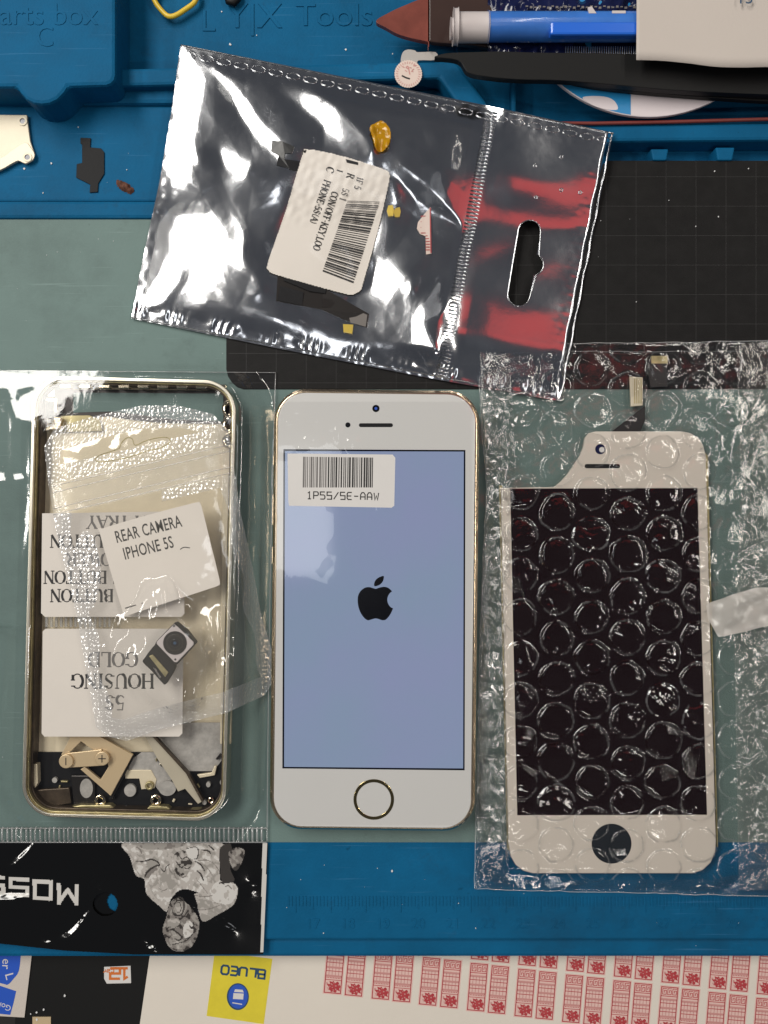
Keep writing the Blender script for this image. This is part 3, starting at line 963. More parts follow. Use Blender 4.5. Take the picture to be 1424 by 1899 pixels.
cyl(835, 841, 53, 2.7, 10).build('nose', M['pen_white'], pn, .3)
cyl(904, 1300, 50, 3.9, 10).build('barrel', M['pen_blue'], pn, .3)
mb = MB()
a, b = W(1020, 41, 13.3), W(1182, 66, 13.3)
mb.box(a[0], b[0] + 15, b[1], a[1], 11, 13.9)
mb.build('grip', M['pen_deep'], pn, .6)
mb = MB()
for q in ([(1090, 14), (1097, 12), (1106, 25), (1092, 25)], [(1135, 20), (1160, 20), (1160, 25), (1135, 25)]):
    mb.prism(WP(q, 13.5), 13.0, 13.6)
mb.build('white_mark', M['pen_white'], pn)
zb = thing('zip_bag', 'dark navy zip bag with a ribbed closure under the blue pen', 'bag', 1050, 40, 5.5)
X, Y, U, V = coons([(905, -60), (1300, -60)], [(905, 104), (1300, 104)], [(905, -60), (905, 104)], [(1300, -60), (1300, 104)], 120, 60)
xx, yy = W(X, Y, 6)
mb = MB()
mb.grid(xx, yy, 6.0 + .5 * wave(xx, yy, 12, 3) + .25 * wave(xx, yy, 4, 8))
mb.build('bag_film', M['navy_film'], zb)
mb = MB()
for i in range(34):
    a, b = W(1048 + i * 4.2, 86, 8), W(1050.2 + i * 4.2, 104, 8)
    mb.box(a[0], b[0], b[1], a[1], 7.2, 8.2)
mb.build('zip_ribs', M['foil_rib'], zb, .12)
mb = MB()
for i in range(26):
    a = W(975 + i * 8, 9 + (i % 3), 8)
    mb.box(a[0], a[0] + .7, a[1] - .35 - .25 * (i % 2), a[1], 7.3, 7.7)
mb.build('white_print', M['grey_print'], zb)
wp = MB()
P = spline([(1185, 102), (1230, 104), (1280, 110), (1330, 118), (1380, 121), (1424, 121), (1640, 122)], 5, False)
nx = 60
cols = []
for a, b in P:
    cols.append([(a, -120 + (b + 120) * k / 12.0) for k in range(13)])
A = np.array(cols)
xx, yy = W(A[..., 0], A[..., 1], 17)
zz = 15.5 + .9 * np.sin(xx / 14.0) + .02 * (yy - 130)
wp.grid(xx, yy, zz)
wpo = wp.build('paper_slip', M['white_paper'])
wpo.modifiers.new('solid', 'SOLIDIFY').thickness = .00015
ink = MB()
font_text(ink, '15', 4.6, W(1364, 9, 17), 0, 17.6, 1)
wpt = tag(wpo, 'blank off white paper slip covering the end of the blue pen', 'paper')
ink.build('handwriting', M['navy'], wpo)

# ---- round seal sticker and its clear tape
rs = thing('seal_sticker', 'round white seal sticker with red marks stuck beside the silver bag', 'sticker', 757, 135, 3)
mb = MB()
P = []
for kk in range(72):
    a = 2 * math.pi * kk / 72
    rr = 26 if kk % 2 else 24.8
    P.append((757 + rr * math.cos(a), 137 + rr * math.sin(a)))
mb.prism(WP(P, 3.4), 3.2, 3.4)
mb.build('sticker_paper', M['sticker'], rs)
mb = MB()
font_text(mb, '1', 3.4, W(760, 138, 3.5), 12, 3.46, 1, 'CENTER')
mb.ribbon(WP([(745, 140), (753, 144), (760, 146)], 3.5), .45, 3.46, 1)
for kk in range(30):
    a = 2 * math.pi * kk / 30
    mb.ribbon(WP([(757 + 19 * math.cos(a), 137 + 19 * math.sin(a)), (757 + 23 * math.cos(a + .05), 137 + 23 * math.sin(a + .05))], 3.5), .18, 3.46, 0)
for kk in range(8):
    a, b = rnd.uniform(745, 768), rnd.uniform(122, 133)
    mb.ribbon(WP([(a, b), (a + 4, b + rnd.uniform(-3, 3))], 3.5), .25, 3.47 + .003 * kk, 0)
mb.build('print', [M['pink_print'], M['ink']], rs)
tp = MB()
tp.prism(WP(spline([(743, 112), (747, 96), (757, 91), (770, 93), (775, 96), (808, 96), (808, 110), (776, 111), (772, 120), (748, 122)], 3), 3.3), 2.9, 3.1)
tag(tp.build('clear_tape', M['tape']), 'scrap of clear tape above the round seal sticker', 'tape')
# ================================================================== silver bag
def half_slope(x, y, z, target):
    """slope of a mirror at (x, y, z) mm that turns the target lamp into the camera"""
    V = np.stack([-x, -y, H - z], -1)
    V = V / np.linalg.norm(V, axis=-1, keepdims=True)
    T = np.array(target) / MM - np.stack([x, y, z], -1)
    T = T / np.linalg.norm(T, axis=-1, keepdims=True)
    Hh = V + T
    return -Hh[..., 0] / Hh[..., 2], -Hh[..., 1] / Hh[..., 2]

def blur(A, n):
    for ax in (0, 1):
        for _ in range(2):
            k = np.ones(2 * n + 1) / (2 * n + 1)
            p = np.pad(A, [(n, n) if a == ax else (0, 0) for a in (0, 1)], mode='edge')
            A = np.apply_along_axis(lambda v: np.convolve(v, k, 'valid'), ax, p)
    return A

def fold_surface(gx, gy, bright, seed, s_dark=(-.10, 0), amp=1.0, soft=1, noise=.02):
    """a creased sheet: where the film catches the lamp it is tilted towards it, elsewhere away from it"""
    x, y = W(gx, gy, 4.0)
    sx, sy = half_slope(x, y, np.full_like(x, 4.0), KEY)
    m = np.zeros(gx.shape)
    ml = np.zeros(gx.shape)
    tx, ty = half_slope(x, y, np.full_like(x, 4.0), LEFT)
    for item in bright:
        if len(item) > 2:
            ml = np.maximum(ml, item[1] * inpoly(gx, gy, item[0]))
        else:
            m = np.maximum(m, item[1] * inpoly(gx, gy, item[0]))
    m, ml = blur(m, soft), blur(ml, soft)
    m = m * (1 - ml)
    h = abs(x[0, 1] - x[0, 0])
    n1 = wave(x, y, 17, seed) * noise + wave(x, y, 8, seed + 1) * noise * .25
    n2 = wave(x, y, 17, seed + 2) * noise + wave(x, y, 8, seed + 3) * noise * .25
    p = (m * sx + ml * tx + (1 - m - ml) * s_dark[0]) * amp + n1
    q = (m * sy + ml * ty + (1 - m - ml) * s_dark[1]) * amp + n2
    p -= p.mean(); q -= q.mean()
    ny, nx = x.shape
    P = np.zeros((2 * ny, 2 * nx)); Q = np.zeros_like(P)      # mirror so that the sheet does not wrap round
    P[:ny, :nx] = p; P[:ny, nx:] = -p[:, ::-1]; P[ny:] = P[:ny][::-1]
    Q[:ny, :nx] = q; Q[:ny, nx:] = q[:, ::-1]; Q[ny:] = -Q[:ny][::-1]
    wx = np.fft.fftfreq(2 * nx, h)[None, :] * 2 * np.pi
    wy = -np.fft.fftfreq(2 * ny, h)[:, None] * 2 * np.pi       # rows run downwards
    dn = wx ** 2 + wy ** 2
    dn[0, 0] = 1
    Z = np.real(np.fft.ifft2((-1j * wx * np.fft.fft2(P) - 1j * wy * np.fft.fft2(Q)) / dn))[:ny, :nx]
    return Z

gx, gy = np.meshgrid(np.arange(215, 1165, 3.0), np.arange(60, 770, 3.0))
bright = [
 ([(345, 95), (378, 108), (440, 165), (480, 222), (522, 262), (548, 282), (520, 296), (482, 268), (446, 214), (425, 165), (388, 134), (350, 132)], 1),
 ([(508, 162), (569, 152), (622, 198), (667, 240), (692, 272), (686, 288), (618, 258), (561, 202)], 1),
 ([(404, 274), (440, 288), (470, 303), (452, 326), (415, 312)], 1),
 ([(284, 409), (345, 397), (444, 409), (455, 439), (449, 477), (490, 538), (466, 548), (380, 532), (311, 479), (275, 470)], 1),
 ([(250, 585), (305, 482), (338, 510), (300, 562), (262, 592)], .9),
 ([(290, 345), (311, 316), (345, 330), (395, 378), (360, 380), (310, 350)], .6),
 ([(704, 306), (738, 301), (800, 352), (862, 414), (855, 426), (786, 378)], 1),
 ([(695, 478), (768, 515), (764, 543), (834, 562), (816, 586), (779, 593), (814, 646), (808, 682), (760, 662), (680, 604), (640, 560), (690, 530)], 1),
 ([(300, 585), (383, 591), (470, 612), (560, 634), (700, 664), (815, 690), (815, 706), (690, 690), (540, 660), (450, 636), (300, 600)], .9),
 ([(599, 240), (675, 248), (686, 287), (599, 274)], .7),
 ([(330, 240), (345, 250), (372, 300), (360, 305)], .8),
]
hole = [(415, 452), (430, 440), (450, 445), (445, 468), (425, 472)]
ZS = fold_surface(gx, gy, bright, 11, (-.11, .01), 1.0)
lab = [(572, 277), (640, 291), (712, 314), (721, 322), (721, 338), (700, 430), (674, 522), (668, 538), (655, 546), (640, 545), (570, 526), (508, 508), (498, 500), (497, 486), (530, 390), (560, 290)]
lm = blur(inpoly(gx, gy, lab).astype(float), 4)
ZB = blur(ZS, 9)
ZS = ZS * (1 - lm) + (ZB - .5) * lm
def samp(A, px, py):
    fx = np.clip((np.asarray(px, float) - 215) / 3, 0, A.shape[1] - 1.001)
    fy = np.clip((np.asarray(py, float) - 60) / 3, 0, A.shape[0] - 1.001)
    i, j = fx.astype(int), fy.astype(int)
    u, v = fx - i, fy - j
    return A[j, i] * (1 - u) * (1 - v) + A[j, i + 1] * u * (1 - v) + A[j + 1, i] * (1 - u) * v + A[j + 1, i + 1] * u * v
zmin = np.percentile(ZS[inpoly(gx, gy, [(340, 90), (1130, 250), (1040, 740), (250, 590)])], 2)
def bag_z(px, py, edge=1.0):
    base = 3.1 - 2.2 * ss((np.asarray(py, float) - 300) / 130)
    return base + .25 + edge * np.maximum(samp(ZS, px, py) - zmin, -.3)

bag = thing('silver_bag', 'crinkled silver foil bag with a zip strip and hang hole, lying across the mat', 'bag', 690, 400, 1)
TL, TR, BL, BR = (335, 82), (1137, 246), (243, 590), (1040, 744)
X, Y, U, V = coons([TL, (600, 135), (900, 195), TR], [BL, (500, 643), (800, 702), BR], [TL, (318, 205), (296, 335), (268, 465), BL], [TR, (1110, 380), (1078, 540), BR], 420, 270)
edge = ss(np.minimum.reduce([U * 128, (1 - U) * 128, V * 80, (1 - V) * 80]) / 9.0)
Z = bag_z(X, Y, edge)
flap = ss((U - .69) / .07)
x4, y4 = W(X, Y, 3)
Zf = 3.1 - 2.2 * ss((Y - 300) / 130) + .5 + .14 * wave(x4, y4, 42, 21, 8) * ss((U - .73) / .08) + .05 * wave(x4, y4, 16, 22) * edge
sel = (U > .66) & (U < .70)
seam_h = float((Z[sel] - (3.1 - 2.2 * ss((Y[sel] - 300) / 130)) - .5).mean())
Zf = Zf + seam_h * (1 - ss((U - .985) / .015)) * (1 - .9 * ss((V - .80) / .2))
Z = Z * (1 - flap) + Zf * flap
Z = Z + (.022 * facets(x4, y4, 26, 34) + .012 * facets(x4, y4, 10, 35) + .003 * wave(x4, y4, 6, 31)) * edge * (1 - flap) * (1 - samp(lm, X, Y)) + .012 * wave(x4, y4, 2.4, 33) * (1 - edge)
crimp = np.exp(-((V - .965) / .02) ** 2)
Z = Z + .10 * crimp * np.sin(U * 230 + 3 * np.sin(U * 60)) * (1 + .7 * np.sin(U * 37))
xx, yy = W(X, Y, Z)
# hang hole in bag coordinates
hx, hy = cellmid(X), cellmid(Y)
def slot_local(px, py):
    ax = np.array([-17.0, 102.0]); ax = ax / np.hypot(*ax)
    dx, dy = px - 972, py - 488
    return dx * ax[0] + dy * ax[1], dx * ax[1] - dy * ax[0]     # along, across (to the right positive)
t, s_ = slot_local(hx, hy)
inside = (np.hypot(np.maximum(np.abs(t) - 60, 0), s_) < 20.5) | (np.hypot(t - 0, (s_ - 16)) < 20)
mb = MB()
mb.grid(xx, yy, Z, 0, keep=~inside)
mb.build('foil_film', M['foil'], bag)
def bagpt(px, py, dz=0.0):
    e = 1.0
    z = float(np.asarray(bag_grid(px, py))) + dz
    return (*W(px, py, z), z)
def bag_grid(px, py):
    i = np.argmin((X - px) ** 2 + (Y - py) ** 2)
    return Z.reshape(-1)[i]
rim = []
ax = np.array([-17.0, 102.0]); ax = ax / np.hypot(*ax); pr = np.array([ax[1], -ax[0]])
prof = []
for a in np.linspace(180, 360, 14): prof.append((-60 + 20.5 * math.sin(math.radians(a)), 20.5 * math.cos(math.radians(a))))
for a in np.linspace(-62, 62, 12): prof.append((0 + 20 * math.sin(math.radians(a)), 16 + 20 * math.cos(math.radians(a))))
for a in np.linspace(0, 180, 14): prof.append((60 + 20.5 * math.sin(math.radians(a)), 20.5 * math.cos(math.radians(a))))
for u_, v_ in prof:
    p = np.array([972, 488]) + ax * u_ + pr * v_
    rim.append(bagpt(p[0], p[1], .05))
mb = MB()
mb.tube(rim, .17, 6, closed=True)
mb.build('hang_hole_rim', M['foil_rib'], bag)
mb = MB()
for i in range(74):
    f = i / 73
    a = np.array([912, 208]) * (1 - f) + np.array([818, 696]) * f
    d = np.array([1.0, .20]) * 11
    p0, p1 = bagpt(*(a - d), .22), bagpt(*(a + d), .22)
    mid = ((p0[0] + p1[0]) / 2, (p0[1] + p1[1]) / 2, (p0[2] + p1[2]) / 2 + .2)
    mb.tube([p0, mid, p1], .17, 5)
mb.build('zip_ribs', M['foil_rib'], bag)
mb = MB()
for i in range(25):
    f = (i + .4) / 25
    c0 = np.array(TL) * (1 - f) + np.array(TR) * f + np.array([3, 17])
    P = [bagpt(c0[0] + 13 * math.cos(a) - 1.2 * math.sin(a), c0[1] + 5.5 * math.sin(a) + 2.4 * math.cos(a), .12) for a in np.linspace(0, 2 * math.pi, 12)[:-1]]
    mb.tube(P, .12, 5, closed=True)
mb.build('seam_stitching', M['foil_rib'], bag)
mb = MB()
mb.tube([bagpt(*(np.array(TL) * (1 - f) + np.array(TR) * f + np.array([0, 1.5])), .05) for f in np.linspace(0, 1, 60)], .22, 5)
for off in (2, 13):
    mb.tube([bagpt(*(np.array(TR) * (1 - f) + np.array(BR) * f + np.array([-off + 1.2 * math.sin(f * 40 + off), 0])), .05) for f in np.linspace(0, .98, 60)], .18, 5)
mb.tube([bagpt(*(np.array(BL) * (1 - f) + np.array(BR) * f + np.array([0, -2])), .05) for f in np.linspace(0, .98, 60)], .2, 5)
mb.build('heat_seal', M['foil_rib'], bag)
mb = MB()
for a, b in [(992, 307), (1041, 291), (994, 366), (1041, 352), (1076, 357)]:
    mb.tube([bagpt(a + 3 * math.cos(t_), b + 3 * math.sin(t_), .1) for t_ in np.linspace(0, 6.28, 9)[:-1]], .14, 5, closed=True)
mb.build('vent_hole', M['foil_rib'], bag)

# label inside the bag
def lab_z(px, py, dz=0.0):
    base = 3.1 - 2.2 * ss((np.asarray(py, float) - 300) / 130)
    return base + .25 + np.maximum(samp(ZB, px, py) - zmin, -.3) + .35 + dz
lb = thing('part_label', 'creased cream label with a barcode and serif lettering on the silver bag', 'label', 610, 410, 4)
X2, Y2 = np.meshgrid(np.arange(490, 728, 3.0), np.arange(270, 552, 3.0))
def draped(mb, poly, dz, mi=0, step=2.5, wob=0.0):
    p = np.array(poly)
    XX, YY = np.meshgrid(np.arange(p[:, 0].min() - step, p[:, 0].max() + 2 * step, step), np.arange(p[:, 1].min() - step, p[:, 1].max() + 2 * step, step))
    zz = lab_z(XX, YY, dz)
    a, b = W(XX, YY, zz)
    if wob: zz = zz + wob * wave(a, b, 3.0, 9) * ss((430 - YY) / 40)
    mb.grid(a, b, zz, mi, keep=inpoly(cellmid(XX), cellmid(YY), poly))
labs = spline(lab, 3)
mb = MB()
draped(mb, labs, 0.0, step=1.6, wob=.07)
mb.build('label_sheet', M['label'], lb)
class Drape(MB):
    def __init__(s, dz): super().__init__(); s.dz = dz
    def finish(s):
        out = []
        for x, y, z in s.v:                    # x, y hold picture pixels here
            zz = float(lab_z(x, y, s.dz)) + z
            out.append((*W(x, y, zz), zz))
        s.v = out
        return s
mb = Drape(.16)
r = np.random.RandomState(2)
f = 0.0
while f < 1:
    wd = r.choice([.008, .012, .02]) * (1.1 if f > .2 else .8)
    for q0, q1 in ((0, .34), (.345, .67), (.675, 1)):
        a0, b0 = np.array([644, 372]), np.array([598, 503])
        a1, b1 = np.array([704, 374]), np.array([655, 525])
        def pp(f_, q): return tuple((a0 * (1 - f_) + b0 * f_) * (1 - q) + (a1 * (1 - f_) + b1 * f_) * q)
        P = [pp(f, q0), pp(f, q1), pp(min(f + wd, 1), q1), pp(min(f + wd, 1), q0)]
        b = len(mb.v)
        mb.add([(*q, 0) for q in P], [[0, 1, 2, 3]], 0 if f > .1 else 1)
    f += wd + r.choice([.008, .011, .018])
fl = lambda p: p
def px_serif(mb, body, h, at, vec, xs, mi, z=0, thick=.17):
    # lettering laid out in picture pixels, y downwards: mirror through a flipped frame
    t = MB()
    serif_text(t, body, h, (0, 0), 0, z, xs, thick, .09, mi)
    L = math.hypot(*vec); c, s = vec[0] / L, vec[1] / L
    b = len(mb.v)
    mb.v += [(at[0] + x * c + y * s, at[1] + x * s - y * c, z_) for x, y, z_ in t.v]
    mb.f += [[b + i for i in f_] for f_ in t.f]
    mb.m += t.m; mb.s += t.s
px_serif(mb, 'C', 14, (607, 308), (-46, 140), .95, 0)
px_serif(mb, ' PHONE-5S(A)', 12.5, (603, 328), (-38, 112), .93, 0)
px_serif(mb, '1', 13, (624, 312), (-46, 140), .9, 0)
px_serif(mb, ' CON/OFF-KEY,LOO', 12.5, (617, 350), (-50, 150), .87, 0)
px_serif(mb, 'R', 13, (645, 320), (-46, 140), .9, 0)
px_serif(mb, '1F 5', 12, (663, 327), (-30, 100), .9, 1)
px_serif(mb, '5S 1', 12, (636, 348), (-30, 100), .9, 1)
mb.finish().build('lettering', [M['ink'], M['grey_ink']], lb)

fc = thing('flex_cable', 'black power button flex cable with gold contacts half under the barcode label', 'flex cable', 590, 540, 3)
def bagprism(name, pts, m, th=.3, dz=.35, parent=fc):
    cx, cy = np.mean([p[0] for p in pts]), np.mean([p[1] for p in pts])
    mb = MB()
    P = [(*W(a, b, float(bag_grid(a, b)) + dz), float(bag_grid(a, b)) + dz) for a, b in pts]
    n = len(P)
    mb.add([(a, b, c - th) for a, b, c in P] + P, [list(range(n, 2 * n))] + [[i, (i + 1) % n, n + (i + 1) % n, n + i] for i in range(n)])
    return mb.build(name, M[m], parent)
bagprism('connector', [(504, 260), (524, 262), (546, 272), (541, 284), (528, 284), (527, 295), (548, 298), (558, 300), (556, 316), (536, 312), (513, 306), (516, 288), (502, 280)], 'flex')
bagprism('connector', [(560, 280), (568, 278), (566, 286), (560, 288)], 'flex')
bagprism('flex_strip', [(515, 508), (600, 534), (642, 558), (684, 582), (680, 607), (640, 594), (596, 574), (512, 558)], 'dark_metal', dz=.25)
bagprism('flex_strip', [(540, 300), (575, 306), (572, 322), (536, 314)], 'flex', dz=.4)
bagprism('button_tab', [(641, 295), (664, 301), (664, 306), (643, 301)], 'flex', dz=.9)
bagprism('flex_strip', [(529, 506), (606, 530), (603, 544), (575, 540), (526, 520)], 'flex', dz=.55)
bagprism('flex_strip', [(520, 530), (563, 542), (560, 566), (514, 557)], 'flex', dz=.45)
bagprism('flex_strip', [(598, 552), (640, 560), (642, 572), (597, 570)], 'dark_metal', dz=.4)
bagprism('flex_strip', [(640, 566), (681, 584), (678, 606), (650, 598)], 'grey_print', dz=.4)
bagprism('contact', [(720, 381), (728, 380), (731, 390), (729, 400), (720, 401), (717, 391)], 'contact_gold', dz=.6)
bagprism('contact', [(733, 386), (741, 384), (743, 392), (741, 402), (732, 402), (730, 393)], 'contact_gold', dz=.6)
bagprism('contact', [(636, 601), (655, 602), (653, 619), (637, 616)], 'contact_gold', dz=.6)
kt = MB()
XX, YY = np.meshgrid(np.arange(684, 726, 1.5), np.arange(224, 288, 1.5))
pol = spline([(686, 240), (698, 228), (712, 227), (722, 240), (724, 258), (718, 276), (700, 282), (694, 270), (690, 254)], 4)
zz = lab_z(XX, YY, .6)
a, b = W(XX, YY, zz)
zz = zz + .5 + .3 * wave(a, b, 3.2, 6)
kt.grid(a, b, zz, 0, keep=inpoly(cellmid(XX), cellmid(YY), pol))
tag(kt.build('amber_tape', M['kapton']), 'crumpled scrap of amber tape in the silver bag', 'tape')
ru = thing('ruler_sticker', 'torn white sticker with red ruler marks on the silver bag', 'sticker', 788, 430, 3)
P = [(798, 384), (800, 470), (790, 472), (789, 438), (779, 434), (773, 424), (775, 412), (786, 398)]
bagprism('sticker_paper', P, 'sticker', .05, .35, ru)
mb = MB()
def bz2(px, py, dz):
    z = float(bag_grid(px, py)) + dz
    return (*W(px, py, z), z)
for q in [[(796.5, 385), (798.5, 385), (800, 469), (798, 469)]] + [[(789 if k % 2 else (780 if k < 7 else 789), 400 + k * 5.2), (797, 400 + k * 5.2), (797, 401.6 + k * 5.2), (789 if k % 2 else (780 if k < 7 else 789), 401.6 + k * 5.2)] for k in range(13)]:
    mb.add([bz2(a, b, .47) for a, b in q], [[0, 1, 2, 3]])
mb.build('red_marks', M['red_print'], ru)

# clear front sheet of the bag over label and cable
X3, Y3, U3, V3 = coons([(345, 104), (880, 206)], [(262, 578), (800, 688)], [(345, 104), (262, 578)], [(880, 206), (800, 688)], 180, 130)
e3 = ss(np.minimum.reduce([U3 * 100, (1 - U3) * 100, V3 * 78, (1 - V3) * 78]) / 8.0)
zz = lab_z(X3, Y3, 0.0)
a, b = W(X3, Y3, zz)
zz = np.maximum(zz, bag_z(X3, Y3, 1.0)) + .75 + e3 * (.5 + .25 * wave(a, b, 24, 41) + .008 * wave(a, b, 7, 42))
a, b = W(X3, Y3, zz)
mb = MB()
mb.grid(a, b, zz)
mb.build('clear_front_sheet', M['clear_front'], bag)
# ================================================================== white and gold phone
ZT = 7.6
ph = thing('smartphone', 'white and gold smartphone with a lit lavender screen and gold ringed home button', 'phone', 694, 1131, .2)
F = frame(694.5, 1132, ZT, -.64)
PW, PH = 57.9, 124.3
mb = MB()
lv = [(0.25, .9, 8.3), (1.1, 0, 9), (6.3, 0, 9), (7.25, .75, 8.4)]
loops = [F(rrect(PW - 2 * d, PH - 2 * d, r, 10)) for z, d, r in lv]
n = len(loops[0])
vs = [(x, y, z) for (z, d, r), lp in zip(lv, loops) for x, y in lp]
fs = [list(range(n))[::-1], [3 * n + i for i in range(n)]]
for k in range(3):
    fs += [[k * n + i, k * n + (i + 1) % n, (k + 1) * n + (i + 1) % n, (k + 1) * n + i] for i in range(n)]
mb.add(vs, fs)
fr_ = mb.build('gold_frame', M['gold'], ph, .12)
mb = MB()
mb.prism(F(rrect(PW - 2.5, PH - 2.5, 7.9, 12)), 7.2, ZT)
gl = mb.build('glass_front', M['white_glass'], ph, .12, 3)
mb = MB()
scr = [(525.5, 833), (863, 834.5), (861.5, 1428.5), (523.5, 1425)]
mb.prism(WP(scr, ZT), ZT - .1, ZT + .02)
se = mb.build('screen_border', M['screen_edge'], ph)
mb = MB()
mb.prism(WP([(528.5, 836.5), (860, 837.5), (858.7, 1425), (526.8, 1422)], ZT), ZT - .08, ZT + .04)
sc_ = mb.build('display', M['screen'], ph)
a = [(697, 1092), (704, 1089.6), (712, 1088.2), (720, 1090.2), (727, 1096.5)]
b = [(727, 1096.5), (722, 1101), (719, 1107), (718.2, 1113), (720, 1120), (724, 1125.5), (728.8, 1128.3)]
c_ = [(728.8, 1128.3), (725, 1137), (720, 1144.5), (714.5, 1149.5), (708, 1150), (701, 1147.6), (695, 1147), (688, 1149), (682, 1150.2), (676, 1146.5), (669.5, 1138), (665, 1127), (663.2, 1115), (664.2, 1104), (669, 1095.5), (677, 1089.8), (685, 1088.8), (692, 1090.8), (697, 1092)]
body = spline(a, 4, False)[:-1] + spline(b, 4, False)[:-1] + spline(c_, 4, False)[:-1]
mb = MB()
mb.prism(WP(body, ZT), ZT, ZT + .055)
mb.prism(WP(spline([(694.5, 1087), (694, 1081), (697, 1075), (703, 1070.5), (711, 1068), (711.5, 1073), (709, 1079.5), (703, 1085)], 4), ZT), ZT, ZT + .055)
mb.build('fruit_logo', M['logo'], sc_)
hb = circ(693, 1482.5, 37.6, 64); hi = circ(693, 1482.5, 31.8, 64)
mb = MB()
mb.ringp(WP(hb, ZT), WP(hi, ZT), ZT - .05, ZT + .1)
hr = mb.build('home_button', M['gold_ring'], ph, .06)
mb = MB()
vs = [(*W(693, 1482.5, ZT), ZT - .02)]
rings = [(.4, ZT - .0), (.75, ZT + .02), (1, ZT + .06)]
mb.prism(WP(hi, ZT), ZT - .03, ZT + .03)
mb.build('button_cap', M['white_glass'], hr)
mb = MB()
mb.prism(WP(circ(697, 757.5, 6.8, 24), ZT), ZT - .05, ZT + .02)
fcam = mb.build('front_camera', M['logo'], ph)
mb = MB()
mb.prism(WP(circ(697, 757.5, 2.6, 16), ZT), ZT, ZT + .04)
mb.build('lens', M['royal'], fcam)
mb = MB()
mb.prism(WP(circ(645, 788, 4.8, 20), ZT), ZT - .05, ZT + .02)
mb.build('light_sensor', M['logo'], ph)
mb = MB()
def caps(x0, x1, y, r):
    return [(x0 + r * math.cos(t), y + r * math.sin(t)) for t in np.linspace(math.pi / 2, 1.5 * math.pi, 8)] + [(x1 + r * math.cos(t), y + r * math.sin(t)) for t in np.linspace(-math.pi / 2, math.pi / 2, 8)]
mb.prism(WP(caps(669, 725, 788.5, 3.6), ZT), ZT - .05, ZT + .02)
mb.build('earpiece', M['black_plastic'], ph)
for (lx, ly, l, wd) in ((-PW / 2, 28, 9, .5), (-PW / 2, 15, 5, .5), (-PW / 2, 42, 3, .5)):
    mb = MB()
    mb.prism(F([(lx - wd, ly - l / 2), (lx + .3, ly - l / 2), (lx + .3, ly + l / 2), (lx - wd, ly + l / 2)]), 2.6, 4.6)
    mb.build('side_button', M['gold'], ph, .2)
# protective film on the glass
X, Y, U, V = coons([(512, 745), (875, 745)], [(508, 1530), (874, 1530)], [(512, 745), (508, 1530)], [(875, 745), (874, 1530)], 150, 300)
xx, yy = W(X, Y, ZT)
bl = np.zeros_like(xx)
for cx, cy, rx, ry, hgt in [(582, 815, 22, 13, .35), (560, 830, 10, 8, .2), (628, 800, 9, 22, .2), (655, 822, 14, 22, .3), (550, 760, 7, 5, .15), (535, 782, 6, 5, .15), (590, 778, 5, 4, .12), (562, 738, 6, 4, .12), (615, 795, 4, 3, .1),
                              (652, 1500, 6, 26, .25), (708, 942, 10, 5, .15), (556, 1074, 4, 4, .1), (534, 1073, 4, 4, .1)]:
    d = ((X - cx) / rx) ** 2 + ((Y - cy) / ry) ** 2
    bl += hgt * np.clip(1 - d, 0, 1)
zz = ZT + .10 + bl + .012 * wave(xx, yy, 22, 3) + .004 * wave(xx, yy, 6, 5)
mb = MB()
mb.grid(xx, yy, zz)
mb.build('protective_film', M['clear'] if False else film('screen_film', .9, .0, .02, tint=(.99, .99, .99)), ph)
sl = thing('barcode_label', 'rounded barcode label stuck on the lit phone screen', 'label', 633, 890, ZT + .2)
zl = ZT + .42
q = [(533, 841), (728, 843), (733, 849), (731, 938), (726, 941.5), (536, 938), (534.5, 930)]
mb = MB()
mb.prism(WP(q, zl), zl - .06, zl)
mb.build('label_sheet', M['label_white'], sl)
mb = MB()
r = np.random.RandomState(8)
x = 562.0
while x < 693:
    wd = r.choice([1.2, 1.7, 2.6, 3.2])
    mb.poly(WP([(x, 847 + (x - 560) * .012), (x + wd, 847 + (x - 560) * .012), (x + wd - .8, 904), (x - .8, 904)], zl), zl + .03, 0 if x > 608 else 1)
    x += wd + r.choice([1.2, 1.6, 2.4])
block_text(mb, 'IP5S/SE-AAW'.replace('I', '1'), 1.28, 2.0, .60, W(569, 925, zl), -1, zl + .03, .30)
mb.build('lettering', [M['ink'], M['grey_ink']], sl)

# ================================================================== gold phone housing
hs = thing('phone_housing', 'open champagne gold phone housing packed inside the clear bag', 'phone housing', 238, 1109, .6)
F = frame(239, 1110, ZT, -1.47)
HW, HH = 57.4, 124.0
mb = MB()
mb.ringp(F(rrect(HW, HH, 9, 12)), F(rrect(HW - 2.1, HH - 2.1, 8.0, 12)), .7, ZT)
mb.build('gold_frame', M['gold_rim'], hs, .25, 3)
mb = MB()
mb.ringp(F(rrect(HW - 2.12, HH - 2.12, 8.0, 12)), F(rrect(HW - 4.0, HH - 4.0, 7.2, 12)), 1.0, 5.4)
mb.build('inner_wall', M['brown_inner'], hs, .2)
mb = MB()
mb.ringp(F(rrect(HW - 2.12, HH - 2.12, 8.0, 12)), F(rrect(HW - 2.9, HH - 2.9, 7.7, 12)), 5.4, 6.7)
mb.build('inner_lip', M['olive'], hs, .15)
mb = MB()
mb.prism(F(rrect(HW - 3.6, HH - 3.6, 7.4, 12)), .8, 1.3)
mb.build('back_plate', M['gold_satin'], hs)
def hp(name, pts, z0, z1, m, bevel=0.0, parent=hs):
    mb = MB()
    mb.prism(WP(pts, z1), z0, z1)
    return mb.build(name, M[m], parent, bevel)
hp('antenna_surround', [(88, 722), (425, 724), (424, 786), (300, 784), (240, 778), (200, 772), (150, 775), (100, 778), (86, 776)], 1.3, 1.7, 'dark_metal')
hp('antenna_window', [(136, 728), (414, 730), (414, 782), (320, 778), (255, 768), (206, 763), (136, 765)], 1.7, 1.85, 'grey_pad')
